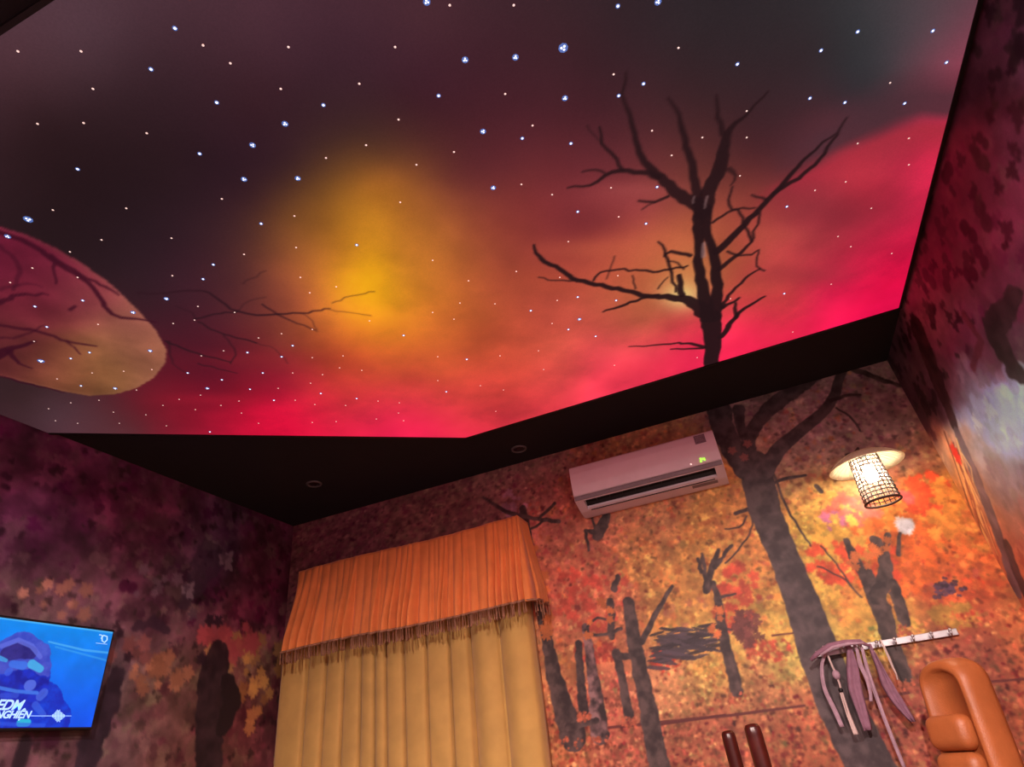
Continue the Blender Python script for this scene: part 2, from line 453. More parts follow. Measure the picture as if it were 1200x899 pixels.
def ceil_limb(crop, pts, col, alpha=1.0):
    sc_, ox, oy = crop
    out = []
    for x, y, r in pts:
        p = on_z(ox + x / sc_, oy + y / sc_, PZ); q = on_z(ox + (x + 10) / sc_, oy + y / sc_, PZ)
        out.append((p[0], p[1], max(0.0030, r * 0.95 / 10 * float(np.hypot(*(q - p)[:2])))))
    cv.limb(wiggle(out, 0.07, int(pts[0][0] * 7 + pts[0][1])), col, alpha, soft=1.3)
# moon
mm = moon_mask(PX, PY).astype(np.float32)
far = [(430,250,3),(520,250,3),(630,242,4),(690,275,5),(740,305,5),(830,318,5),(940,312,4),(1030,298,2)]
C2 = (2.667, 0, 250); DK = (44, 22, 30)
for pts, a in [(far,.85),([(610,330,4),(670,315,4),(740,308,4)],.8),([(760,220,2),(830,180,2)],.4),([(820,285,4),(870,318,4),(930,345,3),(985,365,2)],.75),
               ([(620,340,4),(700,378,4),(800,405,4)],.8),([(700,378,3),(735,430,3),(720,470,2)],.6),([(520,400,6),(590,430,5),(720,465,3)],.8),
               ([(530,400,5),(540,470,2),(590,500,1)],.5),([(620,470,4),(700,490,3),(740,500,2)],.6),([(1040,280,2),(1100,258,2),(1170,245,2)],.5),
               ([(1030,300,2),(1160,320,1)],.4),([(550,290,3),(600,310,3),(610,330,4)],.5),([(940,312,2),(970,330,2),(990,370,1)],.4),
               ([(740,305,2),(790,270,2),(830,262,1)],.35),([(800,405,2),(860,425,2),(900,470,1)],.35)]:
    ceil_limb(C2, pts, DK, a)
mimg = gather(MOON_C, PX + 16 * n1, PY + 16 * n2, 26) * (0.90 + 0.75 * cl)[..., None]
rim_shade = blur(mm, 3)
cv.img += (mimg - cv.img) * blur(mm, 1)[..., None]
rim_l = np.clip(blur(mm, 2) - blur(mm, 14), 0, 1) * mm
cv.img += (np.array((176, 120, 96)) / 255 - cv.img) * (0.55 * rim_l)[..., None]
DM = (56, 16, 32)
for pts, a in [([(-60,40,16),(0,60,14),(100,100,14),(170,150,12),(250,200,10),(310,260,9),(350,315,9),(430,330,6),(490,340,3)],.85),
               ([(160,130,8),(250,190,8),(330,230,7),(370,255,4)],.8),([(170,160,6),(175,220,4)],.7),([(-40,290,12),(0,280,10),(60,255,8),(150,255,4)],.75),
               ([(0,350,8),(120,370,9),(210,400,8),(300,415,4)],.75),([(210,400,6),(250,440,4)],.6),([(-40,450,26),(0,440,20),(40,420,12),(110,400,5)],.85),
               ([(30,430,12),(60,470,7),(100,485,3)],.8),([(218,302,7),(235,290,6)],.7),([(-30,505,7),(0,510,6),(100,535,5),(200,560,3)],.8),
               ([(0,100,10),(60,170,8),(40,240,6)],.45),([(0,240,8),(90,220,6),(130,230,3)],.4),([(0,390,8),(60,385,6),(140,350,3)],.5)]:
    ceil_limb(C2, pts, DM, a)
# big tree
C1 = (2.645, 620, 100); TK = (38, 22, 25)
for pts, a in [
 ([(300,-40,2),(295,50,5),(312,90,7),(330,170,9),(370,250,12),(420,300,16),(470,340,20),(525,375,22)],.9),
 ([(430,40,3),(465,90,6),(475,140,9),(495,210,11),(515,300,14),(527,375,18)],.9),
 ([(740,20,2),(700,60,4),(665,100,6),(620,140,11),(605,190,18),(590,260,24),(560,320,24),(540,395,28)],.92),
 ([(580,30,3),(585,80,6),(600,150,10)],.8),
 ([(620,260,9),(640,280,5),(625,310,3)],.7),
 ([(120,318,2),(190,310,5),(235,280,7),(280,265,8),(350,270,9),(400,285,11)],.9),([(218,130,2),(225,180,5),(255,210,6),(290,262,6)],.85),
 ([(165,268,2),(205,262,4),(235,272,4)],.8),([(340,358,4),(390,362,5),(430,345,6)],.9),([(390,362,3),(350,385,2)],.7),([(180,125,3),(225,180,3)],.5),
 ([(950,150,3),(870,215,6),(800,290,9),(750,345,10),(700,400,11),(640,460,13),(582,515,15)],.95),([(985,100,2),(960,140,4),(900,230,7),(850,275,8),(760,335,9)],.92),
 ([(590,570,10),(640,530,8),(690,485,5),(670,440,4),(655,400,4),(620,370,4),(630,315,3)],.9),([(570,425,5),(600,405,5),(640,385,4),(700,380,3)],.9),
 ([(690,485,4),(715,395,4)],.85),([(690,340,3),(735,355,5)],.85),([(615,515,4),(650,528,4),(690,525,4),(712,510,3),(705,560,3),(730,575,3)],.85),
 ([(598,690,7),(630,640,6),(680,590,5),(715,570,3)],.9),([(600,690,8),(650,660,5)],.9),
 ([(595,780,10),(630,730,9),(670,690,7),(730,655,4)],.95),([(640,720,7),(640,675,4)],.9),
 ([(545,705,26),(500,670,18),(440,658,13),(380,655,10),(320,640,9),(240,625,9),(150,605,9),(95,570,8),(40,540,8),(15,495,4)],.95),
 ([(400,650,6),(350,660,6),(285,685,6),(230,702,3)],.92),([(200,605,4),(215,585,4),(240,575,4),(330,572,4),(400,578,5),(490,560,4)],.92),
 ([(475,650,10),(465,590,8)],.95),([(455,640,4),(430,540,5),(400,485,3)],.9),([(500,528,7),(440,515,6),(420,530,4)],.9),
 ([(320,590,2),(330,630,3)],.8),([(240,600,2),(265,530,2)],.6),([(140,605,4),(80,605,3),(30,595,2)],.8),([(400,630,3),(430,595,2)],.8),
 ([(430,545,3),(460,550,3),(480,570,3)],.8),
 ([(545,812,7),(490,800,5),(440,802,4),(310,810,2)],.9),([(540,815,5),(440,818,3)],.9),
 ([(568,900,21),(567,870,21),(568,780,26),(563,720,32)],.97),
 ([(556,720,24),(540,650,19),(525,560,15),(524,460,14),(528,385,19)],.97),([(572,720,24),(582,640,17),(575,540,15),(558,480,13),(548,385,18)],.97)]:
    ceil_limb(C1, pts, TK, a)
for pts in [[(542,490,6),(541,530,8)],[(545,380,3),(552,345,4)],[(508,365,3),(512,345,3)]]:
    ceil_limb(C1, pts, (150, 120, 120), .6)
ys = axis((PYF, PYB, 0.005)); ncol = 720
Pg = np.zeros((len(ys), ncol, 3))
for j, y in enumerate(ys):
    Pg[j, :, 0] = np.linspace(panel_left(y), XR_P, ncol); Pg[j, :, 1] = y
Pg[..., 2] = PZ
m_panel = print_mat('backlit printed film', rough=0.6, emit=PANEL_GLOW, grain=0.05, gscale=220, spec=0.0, diffuse=0.5, bump=0)
panel = sheet('printed_panel', Pg, cv.sample(Pg[..., 0], Pg[..., 1]), m_panel, ceiling, flip=True)
panel['label'] = 'backlit stretch panel printed with a red sunset, moon and bare tree'
def bar(name, a, b, w, h, m, parent):
    a, b = Vector(a), Vector(b); d = b - a
    rot = Matrix.Rotation(math.atan2(d.y, d.x), 3, 'Z')
    return box(name, (a + b) / 2, (d.length, w, h), m, parent, rot=rot)
corners = [(PA[0], PYB), (XR_P, PYB), (XR_P, PYF), (FX, PYF), (XL_P, FY), (XL_P, PLy)]
for i in range(6):
    a, b = corners[i], corners[(i + 1) % 6]
    if i == 4: continue
    bar('panel_edge', (*a, ZC - 0.008), (*b, ZC - 0.008), 0.012, 0.016, M['profile'], ceiling)
# stars: a bundle of fibre ends; bigger bundles show three ends; blue disc under them imitates lens bloom
STARS = {
 3: [(33,257),(660,56),(48,423)],
 2: [(334,145),(296,170),(286,210),(349,209),(9,277),(500,2),(771,2),(545,70),(604,67),(662,115),(566,154),(578,220),(156,366),(176,411),(135,455),(195,350),(243,455),(679,374)],
 1: [(205,33),(177,81),(254,120),(379,123),(91,198),(234,180),(306,262),(724,7),(514,112),(754,98),(725,112),(612,162),(669,168),(677,248),(770,219),(757,262),(418,287),
     (1005,37),(962,59),(864,75),(1093,36),(1109,73),(949,115),(990,120),(1060,121),(922,242),(97,352),(41,359),(55,383),(105,413),(83,420),(95,452),(250,310),(238,327),
     (290,413),(343,405),(330,418),(220,437),(260,445),(308,437),(293,456),(376,461),(321,469),(246,506),(473,393),(677,348),(622,364),(666,386),(698,394),(722,352),(547,421),(418,467),(523,459),(919,344)],
 0: [(21,60),(95,60),(238,53),(270,74),(338,55),(109,104),(329,104),(44,145),(98,144),(172,156),(382,185),(62,246),(148,244),(260,233),(345,253),(347,290),(119,281),(82,295),
     (201,279),(286,298),(527,6),(602,6),(795,56),(719,87),(592,110),(467,140),(624,147),(764,153),(787,182),(429,170),(532,178),(488,193),(611,216),(647,228),(716,220),(725,254),
     (666,283),(469,237),(463,55),(421,98),(1043,97),(823,161),(875,130),(875,161),(1005,168),(1065,162),(1065,193),(991,213),(955,223),(1021,244),(982,277),(997,289),(1045,297),(867,206),
     (38,314),(12,331),(91,325),(40,400),(115,380),(108,437),(145,435),(178,433),(67,444),(160,457),(57,479),(65,493),(83,472),(116,469),(133,483),(91,496),(140,496),(171,486),(191,475),
     (202,323),(232,359),(203,379),(228,375),(275,366),(303,396),(262,411),(236,417),(366,419),(343,437),(326,455),(364,449),(378,439),(398,431),(235,463),(346,469),(259,475),(280,470),
     (210,468),(229,480),(369,474),(283,484),(195,499),(303,496),(394,494),(366,495),(366,386),(394,336),(352,325),(363,343),(330,391),(507,305),(605,318),(549,329),(539,355),(507,366),
     (433,376),(580,356),(532,374),(656,325),(653,352),(724,323),(647,379),(513,418),(586,417),(631,411),(424,434),(402,417),(405,475),(513,446),(563,452),(590,457),(637,433),(720,428),
     (581,482),(473,493),(441,491),(467,484),(468,472),(443,470),(974,333),(929,389),(817,419),(856,350)]}
m_star = emit_mat('star fibre white', (235, 240, 255), 2.2)
m_star_s = emit_mat('star fibre warm', (255, 225, 215), 0.9)
m_star_b = emit_mat('star bloom blue', (82, 118, 190), 0.7)
def star_mesh(level):
    bm = bmesh.new()
    def dome(x, y, r, mi, hgt):
        top = bm.verts.new((x, y, -hgt)); ring_ = [bm.verts.new((x + r * math.cos(k * math.pi / 4), y + r * math.sin(k * math.pi / 4), 0)) for k in range(8)]
        for k in range(8): bm.faces.new((ring_[k], top, ring_[(k + 1) % 8])).material_index = mi
    r = (0.0030, 0.0044, 0.0052, 0.0075)[level]
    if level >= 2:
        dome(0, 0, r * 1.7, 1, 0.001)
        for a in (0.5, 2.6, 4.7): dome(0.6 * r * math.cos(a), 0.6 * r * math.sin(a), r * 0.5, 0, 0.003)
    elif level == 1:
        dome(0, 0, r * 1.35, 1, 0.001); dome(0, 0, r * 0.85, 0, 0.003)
    else: dome(0, 0, r, 0, 0.002)
    bmesh.ops.recalc_face_normals(bm, faces=bm.faces)
    me = bpy.data.meshes.new('star_light'); bm.to_mesh(me); bm.free()
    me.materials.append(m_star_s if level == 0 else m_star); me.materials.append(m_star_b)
    return me
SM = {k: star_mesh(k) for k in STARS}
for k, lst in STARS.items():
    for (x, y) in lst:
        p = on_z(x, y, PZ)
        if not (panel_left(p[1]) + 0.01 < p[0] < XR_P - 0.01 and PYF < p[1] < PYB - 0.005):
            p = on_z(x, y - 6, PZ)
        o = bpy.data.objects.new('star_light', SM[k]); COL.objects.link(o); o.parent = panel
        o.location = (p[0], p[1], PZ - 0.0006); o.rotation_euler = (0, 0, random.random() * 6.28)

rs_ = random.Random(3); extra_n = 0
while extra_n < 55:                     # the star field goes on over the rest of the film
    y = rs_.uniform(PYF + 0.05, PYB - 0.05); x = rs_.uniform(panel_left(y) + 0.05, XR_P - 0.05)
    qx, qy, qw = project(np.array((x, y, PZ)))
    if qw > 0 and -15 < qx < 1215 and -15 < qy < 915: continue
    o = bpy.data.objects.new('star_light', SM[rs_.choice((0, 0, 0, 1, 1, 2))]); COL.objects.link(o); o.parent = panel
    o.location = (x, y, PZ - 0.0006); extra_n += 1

# ---- back wall with autumn-forest wallpaper
def leafy(cn, region, n, smin, smax, base, jit=0.10, seed=1, kinds=(0, 2, 1), alpha=0.85, extra=()):
    """scatter printed leaves coloured from the local base with hue jitter"""
    rs = np.random.RandomState(seed)
    (u0, u1, v0, v1) = region
    uu = rs.uniform(u0, u1, n); vv = rs.uniform(v0, v1, n)
    ss = smin + (smax - smin) * rs.rand(n) ** 2
    for i in range(n):
        ii = min(cn.w - 1, max(0, int((uu[i] - cn.u0) / cn.step))); jj = min(cn.h - 1, max(0, int((vv[i] - cn.v0) / cn.step)))
        c = base[jj, ii] * (1 + jit * rs.randn()) + np.array([0.6, 1.0, 0.5]) * jit * 0.6 * rs.randn()
        if len(extra) and rs.rand() < 0.15 and base[jj, ii].max() > 0.62:
            e = extra[rs.randint(len(extra))]; c = c * 0.55 + np.array(e) / 255 * 0.45
        cn.stamp(uu[i], vv[i], ss[i], rs.rand() * 6.28, np.clip(c, 0.01, 1), kinds[rs.randint(len(kinds))], alpha)

BACK = [
 (380,590,(140,74,82)),(500,570,(150,84,84)),(600,590,(166,98,100)),(590,560,(156,94,90)),(700,620,(206,104,84)),(760,660,(222,136,74)),(680,680,(208,104,78)),
 (820,640,(222,142,72)),(650,700,(196,88,72)),(860,600,(205,122,70)),(950,500,(178,122,130)),(1000,460,(172,118,126)),(1030,500,(160,104,114)),(900,470,(168,116,120)),
 (960,575,(228,152,76)),(1000,620,(234,134,62)),(1060,600,(238,112,50)),(1090,650,(224,100,50)),(960,650,(238,184,86)),(1000,690,(228,120,60)),(1080,690,(214,78,46)),
 (1040,735,(226,182,84)),(930,740,(218,176,92)),(830,770,(218,162,84)),(780,795,(208,124,88)),(880,800,(200,114,80)),(700,830,(194,92,74)),(720,870,(182,88,70)),
 (850,870,(174,84,64)),(950,880,(172,84,60)),(1080,765,(182,80,60)),(1100,800,(160,70,56)),(1050,830,(164,76,62)),(650,880,(188,98,66)),(640,780,(196,112,74)),
 (760,600,(196,110,80)),(640,610,(190,92,84)),(720,720,(212,110,78)),(900,690,(222,134,66)),(880,650,(214,126,72)),(790,720,(220,136,72)),(1100,590,(232,128,56)),
 (1000,540,(168,108,104)),(1060,530,(180,100,78)),(930,540,(180,116,102)),
]
bw = Canvas(XL, XR, 0.70, ZC, 0.0038)
_P = np.zeros((bw.h, bw.w, 3)); _P[..., 0] = bw.U[None]; _P[..., 1] = YB; _P[..., 2] = bw.V[:, None]
BX, BY, _w = project(_P)
BX = np.clip(BX, 0, 1300).astype(np.float32); BY = np.clip(BY, 300, 1000).astype(np.float32)
q1 = fbm(bw.h, bw.w, 40, 4, 21); q2 = fbm(bw.h, bw.w, 40, 4, 22); q3 = fbm(bw.h, bw.w, 22, 5, 23, 0.65)
bbase = np.clip(gather(BACK, BX + 60 * q1, BY + 40 * q2, 26) * np.array((0.93, 1.10, 1.06), np.float32), 0, 1)
bw.img[:] = bbase * (1 + 0.7 * q3)[..., None]
def wp(px, py, rpx):
    p = on_y(px, py, YB); q = on_y(px + 5, py, YB)
    return (p[0], p[2], rpx / 5 * abs(q[0] - p[0]))
horizon = on_y(800, 770, YB)[2]
EX = [(238, 96, 40), (246, 190, 80), (196, 60, 52), (150, 66, 92), (120, 40, 40), (250, 150, 60)]
leafy(bw, (XL, XR, horizon + 0.02, ZC), 3000, 0.018, 0.050, bbase, 0.10, 31, extra=EX, alpha=0.55)
leafy(bw, (XL, XR, horizon + 0.02, ZC), 9000, 0.007, 0.024, bbase, 0.17, 30, extra=EX, alpha=0.7)
leafy(bw, (XL, XR, horizon + 0.1, ZC), 1500, 0.004, 0.013, bbase * 0.42, 0.12, 32, kinds=(1, 2), alpha=0.55)
# yellow bushes and low red shrubs along the horizon
for (x, y, rx, ry, c) in [(935,745,40,22,(224,182,88)),(1040,738,46,12,(220,178,84)),(835,775,36,20,(224,166,86)),(780,775,16,14,(206,70,48)),(900,762,26,14,(196,84,60)),(1120,722,30,14,(200,150,70)),(960,690,26,30,(236,190,84)),(700,765,26,12,(186,72,58))]:
    for i in range(int(rx * 2.2)):
        a = random.random() * 6.28; r = math.sqrt(random.random())
        u, v, _ = wp(x + rx * r * math.cos(a), y + ry * r * math.sin(a), 1)
        f = random.uniform(0.72, 1.12)
        bw.stamp(u, v, random.uniform(0.010, 0.026), random.random() * 6.28, np.clip(np.array(c) / 255 * f, 0, 1), 2, 0.85)
# sunlit red maple clusters and a blue-white gap of sky by the lamp
for (x, y, rx, ry, c, n) in [(1000,600,36,20,(226,110,96),50),(975,610,14,10,(190,110,150),14),(1085,580,24,26,(238,84,44),60),(1060,585,10,8,(230,90,90),10),(1050,650,60,46,(240,116,48),150),(985,640,34,34,(242,186,80),70),
                             (1000,660,60,30,(226,84,50),60),(1059,616,7,8,(222,222,236),16),(1105,600,18,40,(236,150,64),40),(600,590,16,14,(190,140,160),14),(690,700,50,40,(204,84,66),70),(860,700,30,40,(210,84,60),50)]:
    for i in range(n):
        a = random.random() * 6.28; r = math.sqrt(random.random())
        u, v, _ = wp(x + rx * r * math.cos(a), y + ry * r * math.sin(a), 1)
        bw.stamp(u, v, random.uniform(0.012, 0.034), random.random() * 6.28, np.clip(np.array(c) / 255 * random.uniform(0.8, 1.12), 0, 1), 0, 0.85)
# leaf litter
leafy(bw, (XL, XR, 0.70, horizon - 0.01), 12000, 0.005, 0.017, np.clip(bbase * 0.98, 0, 1), 0.22, 41, alpha=0.8, extra=[(226, 150, 100), (120, 46, 40), (200, 90, 60), (90, 40, 36)])
leafy(bw, (XL, XR, 0.70, horizon - 0.12), 2500, 0.006, 0.016, bbase * 0.55, 0.15, 42, alpha=0.6)
bw.img[:] = np.stack([blur(bw.img[..., c], 1) for c in range(3)], -1)
bw.img *= (1 + 0.55 * fbm(bw.h, bw.w, 30, 5, 71, 0.7) + 0.25 * fbm(bw.h, bw.w, 7, 2, 72))[..., None]
bw.img[:] = np.clip(bw.img, 0, 1)
# dark fir
for i in range(130):
    x = random.gauss(803, 26); y = 754 + 0.18 * (803 - x) + random.gauss(0, 11)
    if not (763 < x < 850 and 724 < y < 784): continue
    u, v, r = wp(x, y, random.uniform(6, 15))
    bw.stamp(u, v, r, random.uniform(-0.45, 0.1), np.array((58, 50, 58)) / 255 * random.uniform(0.7, 1.5), 3, 0.85)
for i in range(60):
    x = random.gauss(872, 8); y = random.gauss(738, 10)
    u, v, r = wp(x, y, random.uniform(3, 8)); bw.stamp(u, v, r, random.random() * 6, np.array((120, 66, 62)) / 255 * random.uniform(0.7, 1.2), 2, 0.8)
for i in range(26):
    x = random.gauss(1109, 8); y = random.gauss(692, 5)
    u, v, r = wp(x, y, random.uniform(3, 7)); bw.stamp(u, v, r, random.uniform(-0.4, 0.2), np.array((74, 52, 76)) / 255 * random.uniform(0.7, 1.3), 1, 0.85)
# fallen rail
for pts in [[(713,853,1.5),(790,845,1.7),(860,838,1.7),(943,827,1.5)],[(770,850,1.2),(850,838,1.2)],[(1010,820,1.5),(1065,812,1.8)],[(1150,800,1.8),(1200,796,1.8)],[(905,745,1.2),(930,742,1.0)]]:
    bw.limb([wp(*p) for p in pts], (86, 38, 40), 0.85)
BARK, BARK2 = (50, 40, 42), (92, 76, 74)
def tree(pts, col=BARK, col2=BARK2, a=1.0, rough=0.006, seed=0, light=0.25):
    bw.limb(wiggle([wp(*p) for p in pts], 0.05, int(pts[0][0] * 3 + pts[0][1])), col, a, col2, soft=1.2, rough=rough, seed=seed, light=light)
tree([(612,596,4),(622,650,5),(630,700,6),(640,745,6),(648,785,9),(660,830,12),(671,862,16)], seed=1)
tree([(678,755,4),(681,795,5),(684,832,6)], seed=2); tree([(686,735,4),(692,775,6),(698,812,8),(703,860,11)], col2=(150,116,116), seed=3)
tree([(722,765,5),(730,800,5),(737,838,6)], seed=4); tree([(715,706,5),(717,745,4)], seed=5); tree([(722,768,4),(745,770,3)], seed=5)
tree([(687,742,1.6),(705,744,1.6),(728,737,2)], seed=6, rough=0); tree([(688,735,1.3),(700,724,1.3),(716,729,1.3)], rough=0); tree([(665,853,4),(700,845,3)], seed=6)
tree([(736,706,7),(742,745,8),(756,815,10),(765,860,11.5),(776,912,13)], seed=7)
tree([(752,752,4),(768,720,3),(788,687,2)], seed=8, rough=0.002)
tree([(841,700,4),(846,733,6),(854,770,6.5),(864,810,8)], seed=9); tree([(836,684,4),(842,704,4)], seed=9); tree([(828,691,5),(832,672,4),(838,655,3.5),(842,645,2)], seed=10)
tree([(822,670,3),(818,655,2)], seed=10); tree([(829,688,3),(823,650,2)], seed=11); tree([(838,665,3),(852,645,2),(858,639,1)], seed=12); tree([(845,700,2),(862,696,1.2)], rough=0)
tree([(700,628,6),(706,616,7),(712,600,3)], seed=13); tree([(688,622,2),(700,624,4)], seed=13); tree([(690,645,1.5),(686,622,2)], rough=0); tree([(698,620,2),(694,606,1)], rough=0); tree([(712,612,2),(714,600,1.2)], rough=0)
tree([(566,583,1.5),(600,602,2.4),(630,608,2.2),(655,611,2.5)], rough=0.001); tree([(632,608,1.6),(650,590,2)], rough=0); tree([(620,622,1.3),(640,608,1.5)], rough=0)
tree([(720,690,4),(724,676,3)], seed=14)
tree([(862,602,2.5),(876,597,2.5)], rough=0); tree([(876,597,1.0),(882,612,1.0),(875,632,1.0),(850,660,1.0)], rough=0); tree([(850,620,1),(866,618,1),(875,605,1)], rough=0)
# right-hand fork and stump
tree([(1060,792,9),(1046,756,10),(1034,719,12),(1024,690,12),(1008,664,7),(996,643,5),(992,634,4)], seed=15); tree([(1028,700,10),(1038,676,9),(1036,650,8),(1028,636,7),(1024,632,5)], seed=16)
tree([(1038,648,3),(1040,628,4)], seed=16); tree([(1053,650,3),(1055,625,2)], rough=0)
tree([(1047,684,6),(1053,705,8),(1061,730,6)], seed=17)
tree([(905,552,1.4),(920,590,1.6),(938,622,1.4),(950,640,1)], rough=0); tree([(908,566,2),(925,560,2.2),(944,557,2)], rough=0.002); tree([(1000,690,1),(980,660,1),(962,640,1)], rough=0); tree([(1010,700,1),(985,676,1),(958,664,1)], rough=0)
tree([(957,570,3),(962,576,3)], rough=0.003, seed=2)
# the big trunk
BT, BT2 = (58, 48, 52), (90, 78, 80)
tree([(884,545,20),(893,585,20),(903,615,19),(918,650,18),(936,697,21),(954,747,24),(980,816,28),(1019,897,30),(1040,930,34)], BT, BT2, seed=20, rough=0.004, light=0.2)
tree([(875,552,14),(862,532,14),(850,510,14),(842,480,15)], BT, BT2, seed=21); tree([(895,552,12),(910,530,10),(934,508,8.5),(972,474,7),(985,440,6),(990,420,6)], BT, BT2, seed=22, rough=0.002)
tree([(880,540,12),(878,515,8),(892,490,9),(915,468,11),(960,436,10)], BT, BT2, seed=23); tree([(880,525,7),(868,500,6),(866,480,8)], BT, BT2, seed=24)
tree([(973,470,3),(990,464,2.5),(1008,463,2)], rough=0); tree([(998,432,4),(1030,444,4),(1056,452,3)], seed=25)
tree([(1008,505,1.3),(996,488,1.5),(980,478,1.2)], rough=0)
for (x, y) in [(876,520),(858,528),(872,536)]:
    u, v, r = wp(x, y, 7); bw.stamp(u, v, r, random.random() * 6, np.array((150, 92, 86)) / 255, 0, 0.9)
# leaves in front of the upper trunks
for (x, y, s) in [(616,640,7),(634,690,8),(640,735,9),(846,720,7),(840,735,6),(712,715,8),(1030,640,8),(1018,650,8),(690,740,6),(1000,655,8)]:
    for i in range(5):
        u, v, r = wp(x + random.gauss(0, 5), y + random.gauss(0, 6), s * random.uniform(0.5, 1))
        bw.stamp(u, v, r, random.random() * 6, np.array((216, 122, 66)) / 255 * random.uniform(0.8, 1.1), 0, 0.9)
for (x, y, w) in [(671,866,20),(703,864,14),(684,835,8),(737,841,8),(864,813,10),(1060,797,12),(1061,733,9)]:
    for i in range(26):
        u, v, r = wp(x + random.uniform(-w, w), y + random.uniform(-1, 12), random.uniform(1.2, 3))
        bw.stamp(u, v, r, random.random() * 6, np.array((190, 100, 72)) / 255 * random.uniform(0.65, 1.15), 0, 0.9)
m_wall = print_mat('forest wallpaper', rough=0.5, grain=0.08, gscale=240, spec=0.35)
us = axis((XL, -1.25, 0.012), (-1.25, XR, 0.0038)); zs = axis((0.0, 0.70, 0.1), (0.70, ZC, 0.0038))
Pg = np.zeros((len(zs), len(us), 3)); Pg[..., 0] = us[None]; Pg[..., 1] = YB; Pg[..., 2] = zs[:, None]
struct(sheet('wall_back', Pg, bw.sample(Pg[..., 0], Pg[..., 2]), m_wall), 'wallpapered wall with an orange autumn forest behind curtain and lamp')
print('back wall done')

# ---- left wall
LEFT = [(30,520,(120,44,66)),(120,560,(128,48,70)),(200,600,(130,54,70)),(60,620,(120,50,76)),(160,640,(138,62,78)),(250,640,(96,64,80)),(300,640,(124,54,66)),
        (90,690,(140,72,84)),(75,705,(186,130,116)),(200,690,(126,70,80)),(320,680,(130,44,60)),(180,740,(142,84,84)),(260,740,(170,80,88)),(300,720,(150,50,72)),
        (280,780,(184,140,92)),(170,800,(176,120,90)),(200,830,(150,86,74)),(150,850,(140,90,84)),(280,850,(150,70,64)),(310,820,(150,60,62)),(220,890,(140,76,64)),
        (40,880,(130,76,76)),(120,780,(120,84,92)),(330,640,(120,50,60)),(-100,700,(120,60,74))]
lw = Canvas(-YB, -0.6, 0.9, ZC, 0.006)       # u = -y so that u runs to the right seen from inside... mirrored below
_P = np.zeros((lw.h, lw.w, 3)); _P[..., 0] = XL; _P[..., 1] = -lw.U[None]; _P[..., 2] = lw.V[:, None]
LX, LY, _w = project(_P)
LX = np.clip(LX, -500, 400).astype(np.float32); LY = np.clip(LY, 300, 1000).astype(np.float32)
q1 = fbm(lw.h, lw.w, 30, 4, 51); q2 = fbm(lw.h, lw.w, 30, 4, 52); q3 = fbm(lw.h, lw.w, 20, 4, 53, 0.6)
lbase = np.clip(gather(LEFT, LX + 50 * q1, LY + 40 * q2, 28) * np.array((0.70, 0.84, 0.96), np.float32), 0, 1)
_up = np.clip((700 - LY) / 160, 0, 1)[..., None]  # upper print lightened in colour to offset the panel's red light
lbase = np.clip(lbase * (1 + _up * np.array((0.15, 0.25, 0.25), np.float32)), 0, 1)
lw.img[:] = lbase * (1 + 1.1 * q3)[..., None]
leafy(lw, (-YB, -0.6, 0.9, ZC), 1500, 0.025, 0.075, lbase, 0.13, 54, extra=[(190, 130, 110), (150, 50, 80), (70, 44, 60), (110, 36, 56)], alpha=0.6)
leafy(lw, (-YB, -0.6, 0.9, ZC), 420, 0.010, 0.03, lbase * 0.5, 0.1, 55, kinds=(1, 2), alpha=0.7)
lw.img[:] = np.clip(lw.img * (1 + 0.9 * fbm(lw.h, lw.w, 22, 4, 73, 0.65))[..., None], 0, 1)
def lp(px, py, rpx):
    p = on_x(px, py, XL); q = on_x(px + 5, py, XL)
    return (-p[1], p[2], rpx / 5 * float(np.hypot(q[1] - p[1], q[2] - p[2])))
for (x, y, n, s, c) in [(290,760,16,9,(188,146,92)),(180,790,18,10,(176,122,94)),(75,705,12,9,(190,138,120)),(265,745,12,11,(180,84,92)),(300,800,10,8,(196,150,84)),(285,830,8,8,(190,130,80)),(190,690,10,8,(116,96,112)),(150,760,12,9,(150,96,96))]:
    for i in range(n):
        u, v, r = lp(x + random.gauss(0, 16), y + random.gauss(0, 12), s * random.uniform(0.5, 1.2))
        lw.stamp(u, v, r, random.random() * 6, np.array(c) / 255 * random.uniform(0.7, 1.1), 0, 0.8)
lw.limb([lp(*p) for p in [(255,770,14),(250,800,17),(246,840,16),(244,905,15)]], (34, 24, 32), 0.95, (56, 40, 48), rough=0.02, seed=3)
lw.limb([lp(*p) for p in [(268,800,9),(272,822,11),(262,850,8)]], (36, 26, 32), 0.95, rough=0.02, seed=4)
lw.limb([lp(*p) for p in [(140,790,8),(124,830,14),(108,870,15),(96,910,16)]], (36, 28, 40), 0.95, (58, 46, 60), rough=0.02, seed=5)
lw.limb([lp(*p) for p in [(30,870,8),(20,905,9)]], (34, 26, 36), 0.9, rough=0.01, seed=6)
lw.limb([lp(*p) for p in [(245,655,18),(226,690,10),(215,710,6)]], (60, 48, 66), 0.6, rough=0.03, seed=7)
lw.limb([lp(*p) for p in [(160,735,6),(180,728,5),(195,740,4)]], (50, 36, 54), 0.7, rough=0.02, seed=8)
for (x, y, r0) in [(266,657,11),(221,692,10)]:      # two pale swirls in the print
    u, v, r = lp(x, y, r0)
    lw.stamp(u, v, r, 0.3, np.array((134, 122, 136)) / 255, 2, 0.8); lw.stamp(u + 0.3 * r, v + 0.2 * r, r * 0.5, 1, np.array((84, 70, 86)) / 255, 2, 0.8)
for (x, y) in [(246,727),(256,728),(150,770),(140,742),(236,772)]:
    u, v, r = lp(x, y, 7); lw.stamp(u, v, r, random.random() * 6, np.array((40, 26, 40)) / 255, 0, 0.85)
m_wall_l = print_mat('dark forest wallpaper', rough=0.55, grain=0.08, gscale=240, spec=0.25)
